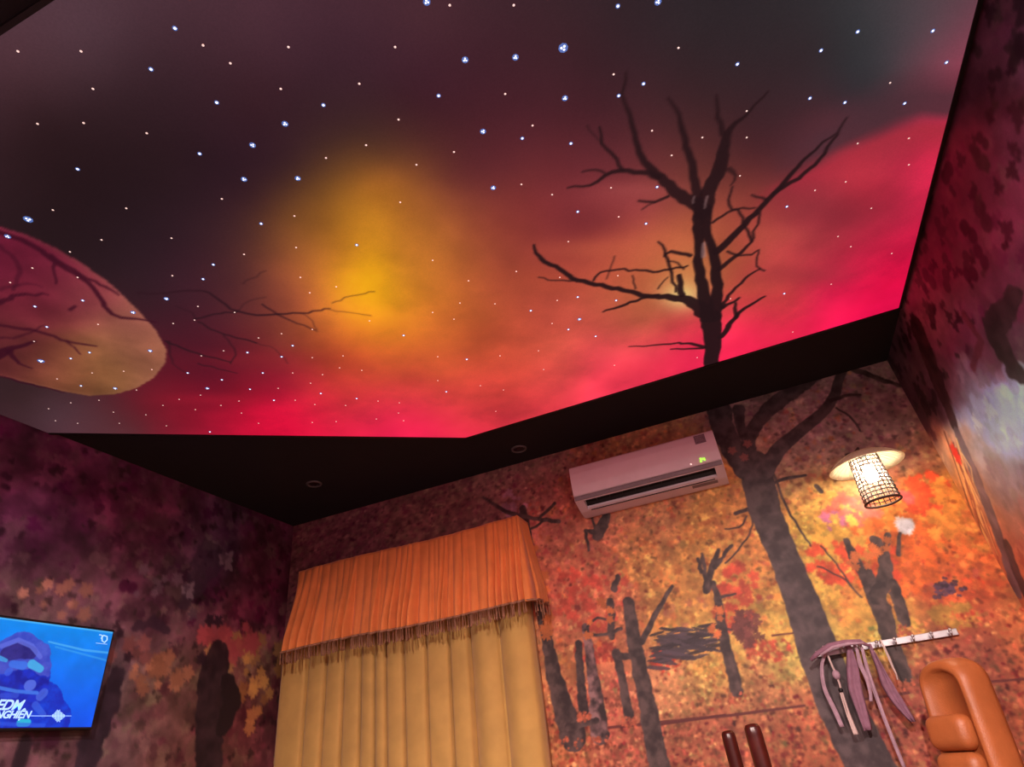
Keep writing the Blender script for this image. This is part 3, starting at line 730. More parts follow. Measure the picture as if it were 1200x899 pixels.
ysd = axis((YR, 0.6, 0.1), (0.6, YB, 0.008)); zs = axis((0.0, 0.9, 0.1), (0.9, ZC, 0.008))
Pg = np.zeros((len(zs), len(ysd), 3)); Pg[..., 0] = XL; Pg[..., 1] = ysd[None]; Pg[..., 2] = zs[:, None]
struct(sheet('wall_left', Pg, lw.sample(-Pg[..., 1], Pg[..., 2]), m_wall_l, flip=True), 'dim purple forest wallpaper behind the television')

# ---- right wall
RIGHT = [(1190,60,(90,44,60)),(1150,110,(70,34,46)),(1190,150,(96,40,56)),(1130,200,(100,38,54)),(1170,260,(104,36,54)),(1110,300,(90,36,48)),(1190,330,(88,34,50)),
         (1090,370,(110,56,66)),(1130,400,(112,40,64)),(1170,410,(70,38,48)),(1075,430,(70,40,46)),(1100,460,(84,46,54)),(1060,440,(84,50,54)),(1140,455,(130,84,100)),
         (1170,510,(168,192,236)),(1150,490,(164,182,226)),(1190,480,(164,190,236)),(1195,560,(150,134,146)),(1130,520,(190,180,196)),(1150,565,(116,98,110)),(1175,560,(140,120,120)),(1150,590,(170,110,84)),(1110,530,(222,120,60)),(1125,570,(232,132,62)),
         (1145,620,(226,120,66)),(1165,600,(168,106,84)),(1180,640,(190,100,84)),(1160,660,(220,116,66)),(1190,690,(200,96,66)),(1110,600,(232,130,60)),(1140,690,(196,100,60)),
         (1190,600,(176,108,88)),(1180,740,(170,76,58)),(1195,800,(150,66,54)),(1160,720,(190,120,66)),(1300,500,(160,150,168)),(1300,300,(90,40,54)),(1280,700,(170,80,60))]
rw = Canvas(0.6, YB, 0.8, ZC, 0.006)       # u = y
_P = np.zeros((rw.h, rw.w, 3)); _P[..., 0] = XR; _P[..., 1] = rw.U[None]; _P[..., 2] = rw.V[:, None]
RX, RY, _w = project(_P)
RX = np.clip(RX, 1000, 1400).astype(np.float32); RY = np.clip(RY, -100, 1000).astype(np.float32)
q1 = fbm(rw.h, rw.w, 26, 4, 61); q2 = fbm(rw.h, rw.w, 26, 4, 62); q3 = fbm(rw.h, rw.w, 18, 4, 63, 0.6)
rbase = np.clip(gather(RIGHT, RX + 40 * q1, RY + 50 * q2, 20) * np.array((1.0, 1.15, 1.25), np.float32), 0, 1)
_up = np.clip((470 - RY) / 30, 0, 1)[..., None]  # print colour lifted near the top to counter red light from the panel
rbase = np.clip(rbase * (1 + _up * np.array((0.25, 0.40, 0.35), np.float32)), 0, 1)
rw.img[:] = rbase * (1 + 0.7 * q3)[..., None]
leafy(rw, (0.6, YB, 0.8, ZC), 1300, 0.02, 0.06, rbase, 0.10, 64, alpha=0.55)
leafy(rw, (0.6, YB, 2.25, ZC), 200, 0.02, 0.06, rbase * 0.4, 0.1, 65, kinds=(1, 2), alpha=0.7)
def rp(px, py, rpx):
    p = on_x(px, py, XR); q = on_x(px, py + 5, XR)
    return (p[1], p[2], rpx / 5 * float(np.hypot(q[1] - p[1], q[2] - p[2])))
def rtree(pts, col, col2=None, a=1.0, rough=0.01, seed=0):
    rw.limb([rp(*p) for p in pts], col, a, col2, rough=rough, seed=seed)
rtree([(1075,385,12),(1092,430,13),(1108,470,10),(1118,500,6)], (40, 26, 30), (76, 44, 52), .9, .02, 1)
rtree([(1190,345,10),(1165,385,18),(1185,430,13),(1205,450,9)], (34, 28, 34), (60, 46, 54), .9, .02, 2)
rtree([(1130,370,5),(1150,400,5),(1140,430,4)], (120, 52, 76), (84, 40, 58), .8, .01, 3)
rtree([(1122,508,6),(1140,550,8),(1160,600,9),(1178,650,8),(1190,690,7)], (88, 76, 90), (120, 108, 124), .9, .012, 4)
for i in range(26):     # fibrous bark strip
    t0 = random.random() * 0.5; t1 = t0 + random.uniform(0.15, 0.5); off = random.uniform(-9, 9)
    a = (1112 + 66 * t0 + off * 0.8, 505 + 190 * t0, random.uniform(0.6, 1.4)); b = (1112 + 66 * t1 + off, 505 + 190 * t1, random.uniform(0.4, 1.0))
    m_ = ((a[0] + b[0]) / 2 + random.uniform(-4, 4), (a[1] + b[1]) / 2, 1.0)
    rtree([a, m_, b], random.choice([(110, 48, 36), (240, 190, 120), (150, 60, 50), (250, 214, 150), (90, 40, 34)]), None, .8, 0)
rtree([(1112,612,7),(1130,642,9),(1150,676,10),(1172,710,9)], (58, 46, 52), (90, 74, 76), 1, .006, 6)
rtree([(1100,604,4),(1108,628,5)], (70, 50, 54), None, .9, .006, 7)
rtree([(1180,640,6),(1190,668,7),(1204,700,7)], (56, 46, 56), (84, 70, 78), .9, .01, 8)
for (x, y) in [(1122,536),(1118,528)]:
    u, v, r = rp(x, y, 8); rw.stamp(u, v, r, 1, np.array((226, 50, 44)) / 255, 0, 0.9)
m_wall_r = print_mat('forest wallpaper by the lamp', rough=0.5, grain=0.08, gscale=240, spec=0.35)
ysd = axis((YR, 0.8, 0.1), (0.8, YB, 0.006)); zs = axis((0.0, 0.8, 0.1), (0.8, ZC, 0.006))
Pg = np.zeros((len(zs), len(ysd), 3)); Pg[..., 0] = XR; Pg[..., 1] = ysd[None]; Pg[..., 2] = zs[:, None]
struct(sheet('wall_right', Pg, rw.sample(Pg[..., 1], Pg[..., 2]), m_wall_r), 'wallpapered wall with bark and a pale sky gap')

# ================================================================== OBJECTS
# ---- window curtain: pleated drape under a gathered valance with fringe
cur = empty('window_curtain', (-1.8, YB - 0.15, 0.0))
tag(cur, 'gold pleated curtain under a gathered orange valance with fringe', 'curtain')
def local(o, x, y, z): return (x - o.location.x, y - o.location.y, z - o.location.z)
CY = YB - 0.070
seams_px = [(325,899),(358,899),(380,899),(402,899),(424,899),(442,899),(457,899),(480,899),(508,899),(537,899),(562,899),(600,899),(641,899)]
seams = [on_y(x, y, CY)[0] for x, y in seams_px]
pf = []                     # plan of the drape: flat-fronted pleats, sharp tucks between them
for i, (a, b) in enumerate(zip(seams, seams[1:])):
    w = b - a
    dep = 0.050 if i < 10 else 0.054
    for t in (0, .03, .06, .1, .16, .24, .34, .45, .56, .66, .76, .84, .9, .94, .97):
        e = min(t, 1 - t) * w
        k = 1 - math.exp(-(e / 0.0045) ** 1.1)
        bow = math.sin(math.pi * t)
        if i >= 10: k = 0.25 * k + 0.75 * bow ** 0.8
        if i < 11 and t == 0 and i: pf.append((a - 0.0022, 0.045)); pf.append((a + 0.0022, 0.045)); continue
        pf.append((a + w * t, -dep * (k * 0.8 + 0.2 * bow) + 0.012 * (0.5 - t)))
pf.append((seams[-1], 0.0))
for t in (0.5, 1.0): pf.append((seams[-1] + 0.004 * t, 0.06 * t))
cz = np.linspace(0.06, 1.95, 36)
vv, ff = [], []
for j, z in enumerate(cz):
    f = 1.0 + 0.10 * (1.95 - z) / 1.9
    for i, (x, d) in enumerate(pf):
        vv.append(local(cur, x + 0.004 * math.sin(3.1 * z + i * 0.05), CY + d * f + 0.004 * math.sin(2 * z + x * 9), z))
n = len(pf)
for j in range(len(cz) - 1):
    for i in range(n - 1): ff.append((j * n + i, j * n + i + 1, (j + 1) * n + i + 1, (j + 1) * n + i))
drape = mesh('drape', vv, ff, M['gold'], cur, True)
md = drape.modifiers.new('thickness', 'SOLIDIFY'); md.thickness = 0.003
# valance
VX0, VX1 = on_y(350, 672, YB - 0.145)[0], on_y(607, 610, YB - 0.145)[0]
VZ1, VZ0 = 2.272, 1.808
rv = random.Random(5)
folds = []; x = VX0
while x < VX1:
    w = rv.uniform(0.022, 0.062); folds.append((x, w, rv.uniform(0.25, 1.3))); x += w
nx = 420
vv, ff = [], []
zn = 26
path = []                                   # front run, then the return to the wall on the right and left
for i in range(nx + 1): path.append((VX0 + (VX1 - VX0) * i / nx, 0.0, 1.0))
ret = [(VX1 + 0.004, 0.02 + 0.12 * k / 24, 1.0) for k in range(25)]
retl = [(VX0 - 0.004, 0.14 - 0.12 * k / 24, 1.0) for k in range(25)]
full = retl + path + ret
def fold(x):
    for a, w, h in folds:
        if a <= x < a + w: return math.sin(math.pi * (x - a) / w) ** 0.8 * h
    return 0.0
for j in range(zn + 1):
    t = j / zn                              # 0 top .. 1 bottom
    z = VZ1 - (VZ1 - VZ0) * t
    amp = 0.005 + 0.058 * min(1, t * 1.2) ** 1.2
    flare = 0.035 * t ** 1.3
    for i, (x, d, s) in enumerate(full):
        y = YB - 0.145 + d
        if 25 <= i < 25 + nx + 1:
            xx = x + (0.5 * flare) * (-1 if x < (VX0 + VX1) / 2 else 1) * abs(2 * (x - VX0) / (VX1 - VX0) - 1) ** 3
            yy = y - flare - amp * fold(x) + 0.003 * math.sin(x * 37 + t * 5)
            zz = z - 0.016 * t * fold(x) + 0.006 * math.sin(x * 5)
        else:
            sgn = -1 if i < 25 else 1
            kk = (d - 0.02) / 0.12
            xx = x + sgn * (0.5 * flare + amp * 0.8 * abs(math.sin(i * 0.9)))
            yy = y - flare * (1 - kk); zz = z
        vv.append(local(cur, xx, yy, zz))
n = len(full)
for j in range(zn):
    for i in range(n - 1): ff.append((j * n + i, (j + 1) * n + i, (j + 1) * n + i + 1, j * n + i + 1))
hem = [vv[zn * n + i] for i in range(n)]
val = mesh('valance', vv, ff, M['orange'], cur, True)
md = val.modifiers.new('thickness', 'SOLIDIFY'); md.thickness = 0.004
box('curtain_box', local(cur, (VX0 + VX1) / 2, YB - 0.070, VZ1 - 0.015), (VX1 - VX0 - 0.02, 0.135, 0.02), M['orange'], cur)
bm = bmesh.new()
bm_tube(bm, [(p[0], p[1] - 0.005, p[2] + 0.004) for p in hem[::2]], 0.006, 6)
o = from_bm('hem_braid', bm, M['fringe'], val, True)
bm = bmesh.new()
for i in range(0, n, 2):
    p = hem[i]; L = rv.uniform(0.050, 0.066); dx = rv.uniform(-0.004, 0.004)
    bm_tube(bm, [(p[0], p[1] - 0.004, p[2]), (p[0] + dx * 0.5, p[1] - 0.004, p[2] - L * 0.5), (p[0] + dx, p[1] - 0.002, p[2] - L)], [0.0014, 0.0018, 0.0034], 4)
o = from_bm('fringe', bm, M['fringe'], val); o['kind'] = 'stuff'; o['label'] = 'grey-brown tassel fringe'

# ---- air conditioner
AX0, AX1 = -0.722, 0.058
ac = empty('air_conditioner', ((AX0 + AX1) / 2, YB, 2.215))
tag(ac, 'white split air conditioner high on the forest wallpaper', 'air conditioner')
def extrude(name, prof, x0, x1, m, parent, smooth=False):
    k = len(prof)
    vs_ = [local(ac, x, YB - d, z) for x in (x0, x1) for d, z in prof]
    fs = [[i, (i + 1) % k, k + (i + 1) % k, k + i] for i in range(k)] + [list(range(k))[::-1], list(range(k, 2 * k))]
    o = mesh(name, vs_, fs, m, parent, smooth)
    bm = bmesh.new(); bm.from_mesh(o.data); bmesh.ops.recalc_face_normals(bm, faces=bm.faces); bm.to_mesh(o.data); bm.free()
    return o
outer = [(0.001, 2.449), (0.165, 2.449), (0.182, 2.440), (0.188, 2.270), (0.186, 2.256)]
base_ = [(0.092, 2.2205), (0.03, 2.210), (0.001, 2.214)]
extrude('body', outer + [(0.180, 2.252), (0.172, 2.290), (0.116, 2.270), (0.106, 2.2245)] + base_, AX0 + 0.045, AX1 - 0.045, M['white_plastic'], ac)
for xa, xb in ((AX0, AX0 + 0.0449), (AX1 - 0.0449, AX1)):
    extrude('end_cap', outer + base_, xa, xb, M['white_plastic'], ac)
extrude('front_panel', [(0.190, 2.446), (0.198, 2.438), (0.205, 2.40), (0.207, 2.33), (0.204, 2.284), (0.199, 2.277), (0.190, 2.278)], AX0 + 0.002, AX1 - 0.002, M['white_plastic'], ac, False)
extrude('trim_strip', [(0.1895, 2.276), (0.197, 2.275), (0.192, 2.256), (0.189, 2.255), (0.1885, 2.27)], AX0 + 0.004, AX1 - 0.004, M['grey_plastic'], ac)
extrude('air_outlet', [(0.1715, 2.2893), (0.1165, 2.2693), (0.1105, 2.243), (0.1125, 2.243), (0.119, 2.263), (0.169, 2.280), (0.1755, 2.262), (0.1775, 2.263)], AX0 + 0.046, AX1 - 0.046, M['dark_plastic'], ac)
extrude('louver', [(0.1165, 2.2335), (0.1075, 2.229), (0.1075, 2.226), (0.1165, 2.2305)], AX0 + 0.05, AX1 - 0.05, M['white_plastic'], ac)
extrude('vane_gap', [(0.1045, 2.2252), (0.097, 2.2228), (0.097, 2.2208), (0.1045, 2.2228)], AX0 + 0.06, AX1 - 0.06, M['dark_plastic'], ac)
for k in range(9):
    x = AX0 + 0.11 + k * (AX1 - AX0 - 0.22) / 8
    extrude('vane', [(0.165, 2.277), (0.134, 2.267), (0.134, 2.252), (0.160, 2.260)], x - 0.001, x + 0.001, M['dark_plastic'], ac)
lab = extrude('energy_label', [(0.2055, 2.432), (0.2080, 2.385), (0.2074, 2.385), (0.2050, 2.432)], AX1 - 0.10, AX1 - 0.045, M['label_grey'], ac)
for k in range(4):
    extrude('label_line', [(0.2062 + 0.0004 * k, 2.426 - 0.011 * k), (0.2066 + 0.0004 * k, 2.420 - 0.011 * k), (0.2056 + 0.0004 * k, 2.420 - 0.011 * k), (0.2052 + 0.0004 * k, 2.426 - 0.011 * k)], AX1 - 0.092, AX1 - 0.055 - 0.006 * (k % 2), M['grey_plastic'], lab)
extrude('rating_label', [(0.062, 2.2140), (0.090, 2.2190), (0.090, 2.2200), (0.062, 2.2150)], AX1 - 0.18, AX1 - 0.05, M['grey_plastic'], ac)
m_green = emit_mat('green display', (150, 240, 60), 2.0); m_dot = emit_mat('indicator', (255, 230, 220), 1.2)
bm = bmesh.new()
for k in range(2):
    for (dx, dz) in [(0, 0.009), (0, 0), (0, -0.009), (-0.004, 0.0045), (0.004, 0.0045), (-0.004, -0.0045), (0.004, -0.0045)]:
        if (k, dx, dz) in [(0, -0.004, 0.0045), (0, 0.004, -0.0045)]: continue
        if k and (dx, dz) in [(0, 0.009), (0, -0.009), (-0.004, -0.0045)]: continue
        bm_box(bm, local(ac, AX1 - 0.098 + 0.015 * k + dx, YB - 0.207, 2.298 + dz), (0.007 if dx == 0 else 0.003, 0.004, 0.003 if dx == 0 else 0.007))
from_bm('digit_display', bm, m_green, ac)
box('indicator_light', local(ac, AX1 - 0.15, YB - 0.206, 2.290), (0.006, 0.004, 0.006), m_dot, ac)

# ---- downlights in the black board (switched off; the lit pair is added fill, unseen)
def downlight(x, y, lb, watts=0.0):
    d = empty('downlight', (x, y, ZC)); tag(d, lb, 'downlight', 'ceiling downlights')
    bm = bmesh.new(); bm_lathe(bm, [(0.046, 0.0), (0.044, -0.006), (0.036, -0.007), (0.033, -0.002)], 28)
    from_bm('bezel', bm, M['ring'], d, True)
    bm = bmesh.new(); bm_lathe(bm, [(0.033, -0.002), (0.02, -0.004), (0.0, -0.0045)], 28)
    from_bm('lens', bm, emit_mat('fill downlight lens', (255, 226, 218), watts / (math.pi * 0.0034)) if watts else M['lens'], d, True)
for px, py, lb in [(608, 526, 'round recessed downlight, unlit, in the black ceiling near the air conditioner'), (368, 567, 'round recessed downlight, unlit, in the black ceiling corner above the curtain')]:
    p = on_z(px, py, ZC); downlight(p[0], p[1], lb)
downlight(0.55, -0.25, 'added unseen fill downlight behind the viewer near the right wall, out of the picture', FILL_DOWN_W)  # unseen pair added to brighten the lower walls and curtain
downlight(-0.75, -0.25, 'added unseen fill downlight behind the viewer near the middle of the room, out of the picture', FILL_DOWN_W)

# ---- wicker lamps
m_shade, nt, b = new_mat('woven shade lining')
nz = nt.nodes.new('ShaderNodeTexWave'); nz.inputs['Scale'].default_value = 30
rp_ = nt.nodes.new('ShaderNodeValToRGB'); rp_.color_ramp.elements[0].color = (0.50, 0.44, 0.30, 1); rp_.color_ramp.elements[1].color = (0.66, 0.60, 0.44, 1)
nt.links.new(nz.outputs['Fac'], rp_.inputs['Fac']); nt.links.new(rp_.outputs['Color'], b.inputs['Base Color']); b.inputs['Roughness'].default_value = 0.7
m_liner, nt, b = new_mat('thin rice paper liner')
nz = nt.nodes.new('ShaderNodeTexNoise'); nz.inputs['Scale'].default_value = 60
rp_ = nt.nodes.new('ShaderNodeValToRGB'); rp_.color_ramp.elements[0].color = (0.72, 0.62, 0.56, 1); rp_.color_ramp.elements[1].color = (0.86, 0.78, 0.70, 1)
nt.links.new(nz.outputs['Fac'], rp_.inputs['Fac'])
tl = nt.nodes.new('ShaderNodeBsdfTranslucent'); nt.links.new(rp_.outputs['Color'], tl.inputs['Color'])
tp = nt.nodes.new('ShaderNodeBsdfTransparent')
mx = nt.nodes.new('ShaderNodeMixShader'); mx.inputs['Fac'].default_value = 0.17
nt.links.new(tp.outputs[0], mx.inputs[1]); nt.links.new(tl.outputs[0], mx.inputs[2])
nt.links.new(mx.outputs[0], nt.nodes['Material Output'].inputs['Surface'])
def wicker_lamp(loc, rz, watts, label, wall_dist):
    L = empty('wicker_lamp', loc, rz); tag(L, label, 'lamp', 'wicker wall lamps')
    bm = bmesh.new()
    bm_lathe(bm, [(0.157, 0.175), (0.12, 0.203), (0.075, 0.226), (0.03, 0.240), (0.0, 0.243), (0.0, 0.239), (0.03, 0.236), (0.075, 0.221), (0.12, 0.198), (0.155, 0.171), (0.157, 0.175)], 48)
    sh = from_bm('shade', bm, m_shade, L, True)
    bm = bmesh.new(); bm_ring(bm, (0, 0, 0.174), 0.157, 0.0035, 56, 6); from_bm('shade_rim', bm, M['bamboo'], sh, True)
    bm = bmesh.new()
    for k in range(40):
        a = 2 * math.pi * k / 40
        bm_tube(bm, [(r * math.cos(a), r * math.sin(a), z) for r, z in ((0.035, 0.2415), (0.08, 0.2255), (0.12, 0.2055), (0.156, 0.178))], 0.0018, 4)
    for k in range(28):
        a = 2 * math.pi * k / 28
        bm_tube(bm, [(r * math.cos(a), r * math.sin(a), z) for r, z in ((0.04, 0.2325), (0.08, 0.2175), (0.12, 0.1965), (0.152, 0.1715))], 0.0012, 4)
    o = from_bm('shade_ribs', bm, M['bamboo'], sh); o['kind'] = 'stuff'
    R0 = lambda z: 0.066 + 0.006 * math.cos(z * 14)
    for k in range(20):
        a = 2 * math.pi * k / 20
        tube('basket_stave', [(R0(z) * math.cos(a), R0(z) * math.sin(a), z) for z in (0.0, 0.07, 0.14, 0.215)], 0.0022, M['bamboo_dark'], L, 5)
    for k in range(11):
        z = 0.018 + k * 0.018
        bm = bmesh.new(); bm_ring(bm, (0, 0, z), R0(z) + 0.002, 0.0025, 36, 5); from_bm('basket_hoop', bm, M['bamboo_dark'], L, True)
    bm = bmesh.new(); bm_lathe(bm, [(R0(z) - 0.003, z) for z in np.linspace(0.004, 0.205, 8)], 36); from_bm('liner', bm, m_liner, L, True)
    bm = bmesh.new(); bm_ring(bm, (0, 0, 0.0), R0(0) + 0.001, 0.0055, 40, 8); from_bm('basket_rim', bm, M['bamboo_dark'], L, True)
    bm = bmesh.new(); bm_lathe(bm, [(0.0, 0.092), (0.018, 0.097), (0.028, 0.115), (0.028, 0.135), (0.018, 0.158), (0.014, 0.170), (0.0, 0.172)], 20)
    from_bm('bulb', bm, emit_mat('lit bulb', (255, 236, 205), watts / (math.pi * 0.0125)), L, True)
    bm = bmesh.new(); bm_lathe(bm, [(0.0, 0.171), (0.019, 0.172), (0.019, 0.235), (0.0, 0.236)], 18); from_bm('socket', bm, M['bamboo_dark'], L, True)
    # arm to the wall, behind the hat
    tube('wall_arm', [(0, 0, 0.238), (0, 0, 0.262), (0, wall_dist * 0.45, 0.275), (0, wall_dist - 0.012, 0.262)], 0.006, M['bamboo_dark'], L, 8)
    bm = bmesh.new(); bm_box(bm, (0, wall_dist - 0.008, 0.262), (0.06, 0.015, 0.09), 0.006, 2); from_bm('wall_plate', bm, M['bamboo_dark'], L)
    return L
lc = on_y(1035, 588, YB - 0.175)
wicker_lamp((lc[0], YB - 0.175, lc[2]), 0.0, BULB_W, 'lit wicker lamp with a round woven hat on the orange forest wall', 0.175)
wicker_lamp((XR - 0.175, 0.80, 1.75), -math.pi / 2, FILL_BULB_W, 'added unseen wicker fill lamp on the right wall, out of the picture to the right', 0.175)  # unseen lamp added for its light on the walls

# ---- hook rail with cloth straps
ra, rb = on_y(957, 768, YB - 0.02), on_y(1122, 738.5, YB - 0.02)
RZ = (ra[2] + rb[2]) / 2
rail = empty('hook_rail', ((ra[0] + rb[0]) / 2, YB, RZ))
tag(rail, 'steel hook rail on the forest wall beside the tan chair', 'hook rail')
RLn = rb[0] - ra[0]
box('rail_bar', (0, -0.009, 0), (RLn, 0.012, 0.026), M['steel'], rail, 0.002, 2)
hook_x = [-0.44 + 0.88 * k / 7 for k in range(8)]
hook_pos = []
for k in range(8):
    x = hook_x[k] * RLn
    hk = tube('hook', [(x, -0.012, 0.004), (x, -0.030, -0.004), (x, -0.042, -0.014), (x, -0.050, -0.008), (x, -0.052, 0.004)], [0.004, 0.004, 0.004, 0.004, 0.005], M['steel'], rail, 8)
    hook_pos.append(rail.location.x + x)
    bm = bmesh.new(); bmesh.ops.create_uvsphere(bm, u_segments=10, v_segments=6, radius=0.007); bmesh.ops.translate(bm, verts=bm.verts, vec=(x, -0.052, 0.007))
    from_bm('hook_knob', bm, M['steel'], hk, True)
def ribbon(name, pts, widths, m, parent, thick=0.003, wave=0.0, seed=0):
    """hanging cloth strip, wide along x, folded slightly in depth"""
    r = random.Random(seed); P = [Vector(p) for p in pts]
    ctrl = []
    N = 14
    for i in range(N + 1):
        t = i / N * (len(P) - 1); k = min(int(t), len(P) - 2); f = t - k
        p0, p1, p2, p3 = P[max(k - 1, 0)], P[k], P[k + 1], P[min(k + 2, len(P) - 1)]
        q = 0.5 * ((2 * p1) + (p2 - p0) * f + (2 * p0 - 5 * p1 + 4 * p2 - p3) * f * f + (3 * p1 - p0 - 3 * p2 + p3) * f ** 3)
        w = widths[k] + (widths[k + 1] - widths[k]) * f
        ctrl.append((q, w))
    vs_, fs = [], []
    nc = 7; ph = r.random() * 6
    for i, (q, w) in enumerate(ctrl):
        for c in range(nc):
            s = c / (nc - 1) - 0.5
            vs_.append((q.x + s * w, q.y + wave * math.sin(s * 9 + ph + i * 0.15), q.z))
    for i in range(N):
        for c in range(nc - 1): fs.append((i * nc + c, i * nc + c + 1, (i + 1) * nc + c + 1, (i + 1) * nc + c))
    o = mesh(name, vs_, fs, m, parent, True)
    md = o.modifiers.new('thickness', 'SOLIDIFY'); md.thickness = thick
    return o
def bp(px, py, d): 
    p = on_y(px, py, YB - d); return (p[0], p[1], p[2])
straps = [
 ('cloth_strap', [(968,764),(963,780),(966,806),(978,832),(987,852)], [.012,.014,.016,.018,.016], 'lilac', .050, 'leftmost grey-lilac cloth strap hanging from the hook rail', .003),
 ('cloth_strap', [(996,762),(999,782),(1002,806),(1009,830),(1017,856)], [.020,.045,.050,.040,.030], 'mauve', .052, 'broad mauve cloth strap folded over the hook rail', .006),
 ('cloth_strap', [(1010,760),(1018,790),(1032,830),(1046,866),(1060,900)], [.010,.014,.014,.014,.014], 'lilac', .055, 'long lilac strap hanging lowest from the hook rail', .003),
 ('cloth_strap', [(1022,762),(1032,784),(1040,802),(1052,822),(1070,846)], [.012,.026,.040,.040,.016], 'mauve', .066, 'wide thin mauve scarf on the right of the hanging straps', .008),
 ('cloth_strap', [(1035,757),(1041,770),(1046,782),(1050,790),(1052,797)], [.006,.008,.008,.008,.006], 'cream', .050, 'short thin cream strap at the right end of the hanging bundle', .001),
 ('cloth_strap', [(1004,761),(1008,778),(1016,796),(1020,812),(1021,822)], [.010,.018,.016,.012,.010], 'lilac', .060, 'short lilac strap in the middle of the hanging bundle', .003),
]
for nm, pts, wd, mk, d, lb, wv in straps:
    P = [bp(x, y, d) for x, y in pts]
    o = ribbon(nm, [(p[0] - P[0][0], p[1] - P[0][1], p[2] - P[0][2]) for p in P], wd, M[mk], None, 0.003, wv, len(lb))
    # fold over the bar
    o.location = P[0]; tag(o, lb, 'strap', 'straps on the hook rail')
    ribbon('strap_loop', [(0, 0.0, 0.0), (0, 0.004, 0.022), (0, 0.022, 0.026), (0, 0.034, 0.016)], [wd[0]] * 4, M[mk], o, 0.003, 0, 1)
# draped roll along the bar
P = [bp(950, 774, .075), bp(958, 766, .078), bp(972, 757, .078), bp(990, 753, .076), bp(1008, 752, .076), bp(1018, 757, .075)]
o = empty('rolled_sash', P[2]); tag(o, 'rolled mauve sash draped along the left end of the hook rail', 'sash')
tube('sash_roll', [tuple(Vector(p) - Vector(P[2])) for p in P], [.006, .010, .012, .011, .010, .006], M['mauve'], o, 10)
tube('sash_fold', [tuple(Vector(p) - Vector(P[2]) + Vector((0.01, -0.008, -0.008))) for p in P[1:5]], [.005, .007, .007, .004], M['lilac'], o, 8)
# cord with bead and pale strip
P = [bp(970, 768, .058), bp(975, 780, .058), bp(980, 791, .058), bp(984, 802, .058), bp(986, 812, .058), bp(1003, 861, .056)]
o = empty('beaded_cord', P[0]); tag(o, 'cream cord with a round bead and pale tail hanging on the hook rail', 'cord')
L_ = [Vector(p) - Vector(P[0]) for p in P]
tube('cord', [tuple(p) for p in (L_[0], L_[1], L_[2], L_[3], L_[4])], .004, M['cream'], o, 8)
bm = bmesh.new(); bmesh.ops.create_uvsphere(bm, u_segments=16, v_segments=10, radius=0.015); bmesh.ops.scale(bm, verts=bm.verts, vec=(1, 1, 1.25)); bmesh.ops.translate(bm, verts=bm.verts, vec=L_[2])
from_bm('bead', bm, M['lilac'], o, True)
bm = bmesh.new(); bmesh.ops.create_uvsphere(bm, u_segments=12, v_segments=8, radius=0.009); bmesh.ops.translate(bm, verts=bm.verts, vec=L_[3] * 0.3 + L_[4] * 0.7)
from_bm('dark_bead', bm, M['dark_plastic'], o, True)
ribbon('tail', [tuple(L_[4]), tuple((L_[4] + L_[5]) / 2 + Vector((-.003, 0, 0))), tuple(L_[5])], [.010, .014, .018], M['cream'], o, 0.003, .002, 3)

# ---- television
TX = XL + 0.06
t0, t1 = on_x(133, 740, TX), on_x(108, 852, TX)
TY1 = (t0[1] + t1[1]) / 2; TZ1, TZ0 = t0[2], t1[2]
TWd = 0.70; TY0 = TY1 - TWd
tv = empty('television', (XL, (TY0 + TY1) / 2, TZ0)); tag(tv, 'flat television glowing blue on the purple wallpaper', 'television')
box('casing', local(tv, XL + 0.035, (TY0 + TY1) / 2, (TZ0 + TZ1) / 2), (0.04, TWd + 0.016, TZ1 - TZ0 + 0.016), M['dark_plastic'], tv, 0.004, 2)
box('wall_bracket', local(tv, XL + 0.0085, (TY0 + TY1) / 2, (TZ0 + TZ1) / 2), (0.015, 0.2, 0.2), M['dark_plastic'], tv)
sc_ = Canvas(0, TWd, 0, TZ1 - TZ0, 0.0025)
hh, ww = sc_.h, sc_.w
g = np.linspace(0, 1, hh)[:, None]; gx = np.linspace(0, 1, ww)[None]
base = np.zeros((hh, ww, 3), np.float32)
lo_, hi_ = np.array((6, 84, 240)) / 255, np.array((14, 146, 240)) / 255
base[:] = lo_ + (hi_ - lo_) * (g * 0.9 + 0 * gx)[..., None]
base *= (1 + 0.25 * fbm(hh, ww, 40, 3, 77))[..., None]
sc_.img[:] = base
def sp(px, py, r):
    p = on_x(px, py, TX); q = on_x(px + 5, py, TX)
    return (p[1] - TY0, p[2] - TZ0, r / 5 * float(np.hypot(q[1] - p[1], q[2] - p[2])))
def sl(pts, c, c2=None, a=1.0, rough=0.0, seed=0): sc_.limb([sp(*p) for p in pts], c, a, c2, rough=rough, seed=seed)
sl([(-10,830,26),(20,820,34),(45,830,30),(62,845,22)], (20, 32, 170), (14, 60, 210), .8, .006, 1)       # shoulders
sl([(10,800,30),(24,790,32),(34,800,26)], (18, 30, 150), (24, 50, 200), .9, .008, 2)                   # head in shade
sl([(5,770,20),(24,762,22),(44,768,16),(52,782,9),(57,790,3)], (58, 70, 190), (80, 90, 205), .95, .004, 3)     # cap
sl([(10,766,9),(24,762,10),(38,765,7)], (36, 32, 110), (50, 44, 130), .9, .003, 4)
sl([(3,757,3),(22,750,3),(38,757,3),(48,770,2.5)], (96, 110, 220), None, .8)
sl([(38,778,5),(48,784,4)], (70, 190, 240), None, .8); sl([(15,778,4),(28,780,5)], (60, 120, 235), None, .8); sl([(0,771,3),(8,774,2)], (70, 170, 240), None, .8)
sl([(35,803,6),(37,803,6)], (86, 110, 225), None, .9); sl([(48,816,5),(52,812,5)], (80, 110, 225), None, .7); sl([(10,788,4),(12,786,4)], (60, 100, 225), None, .7)
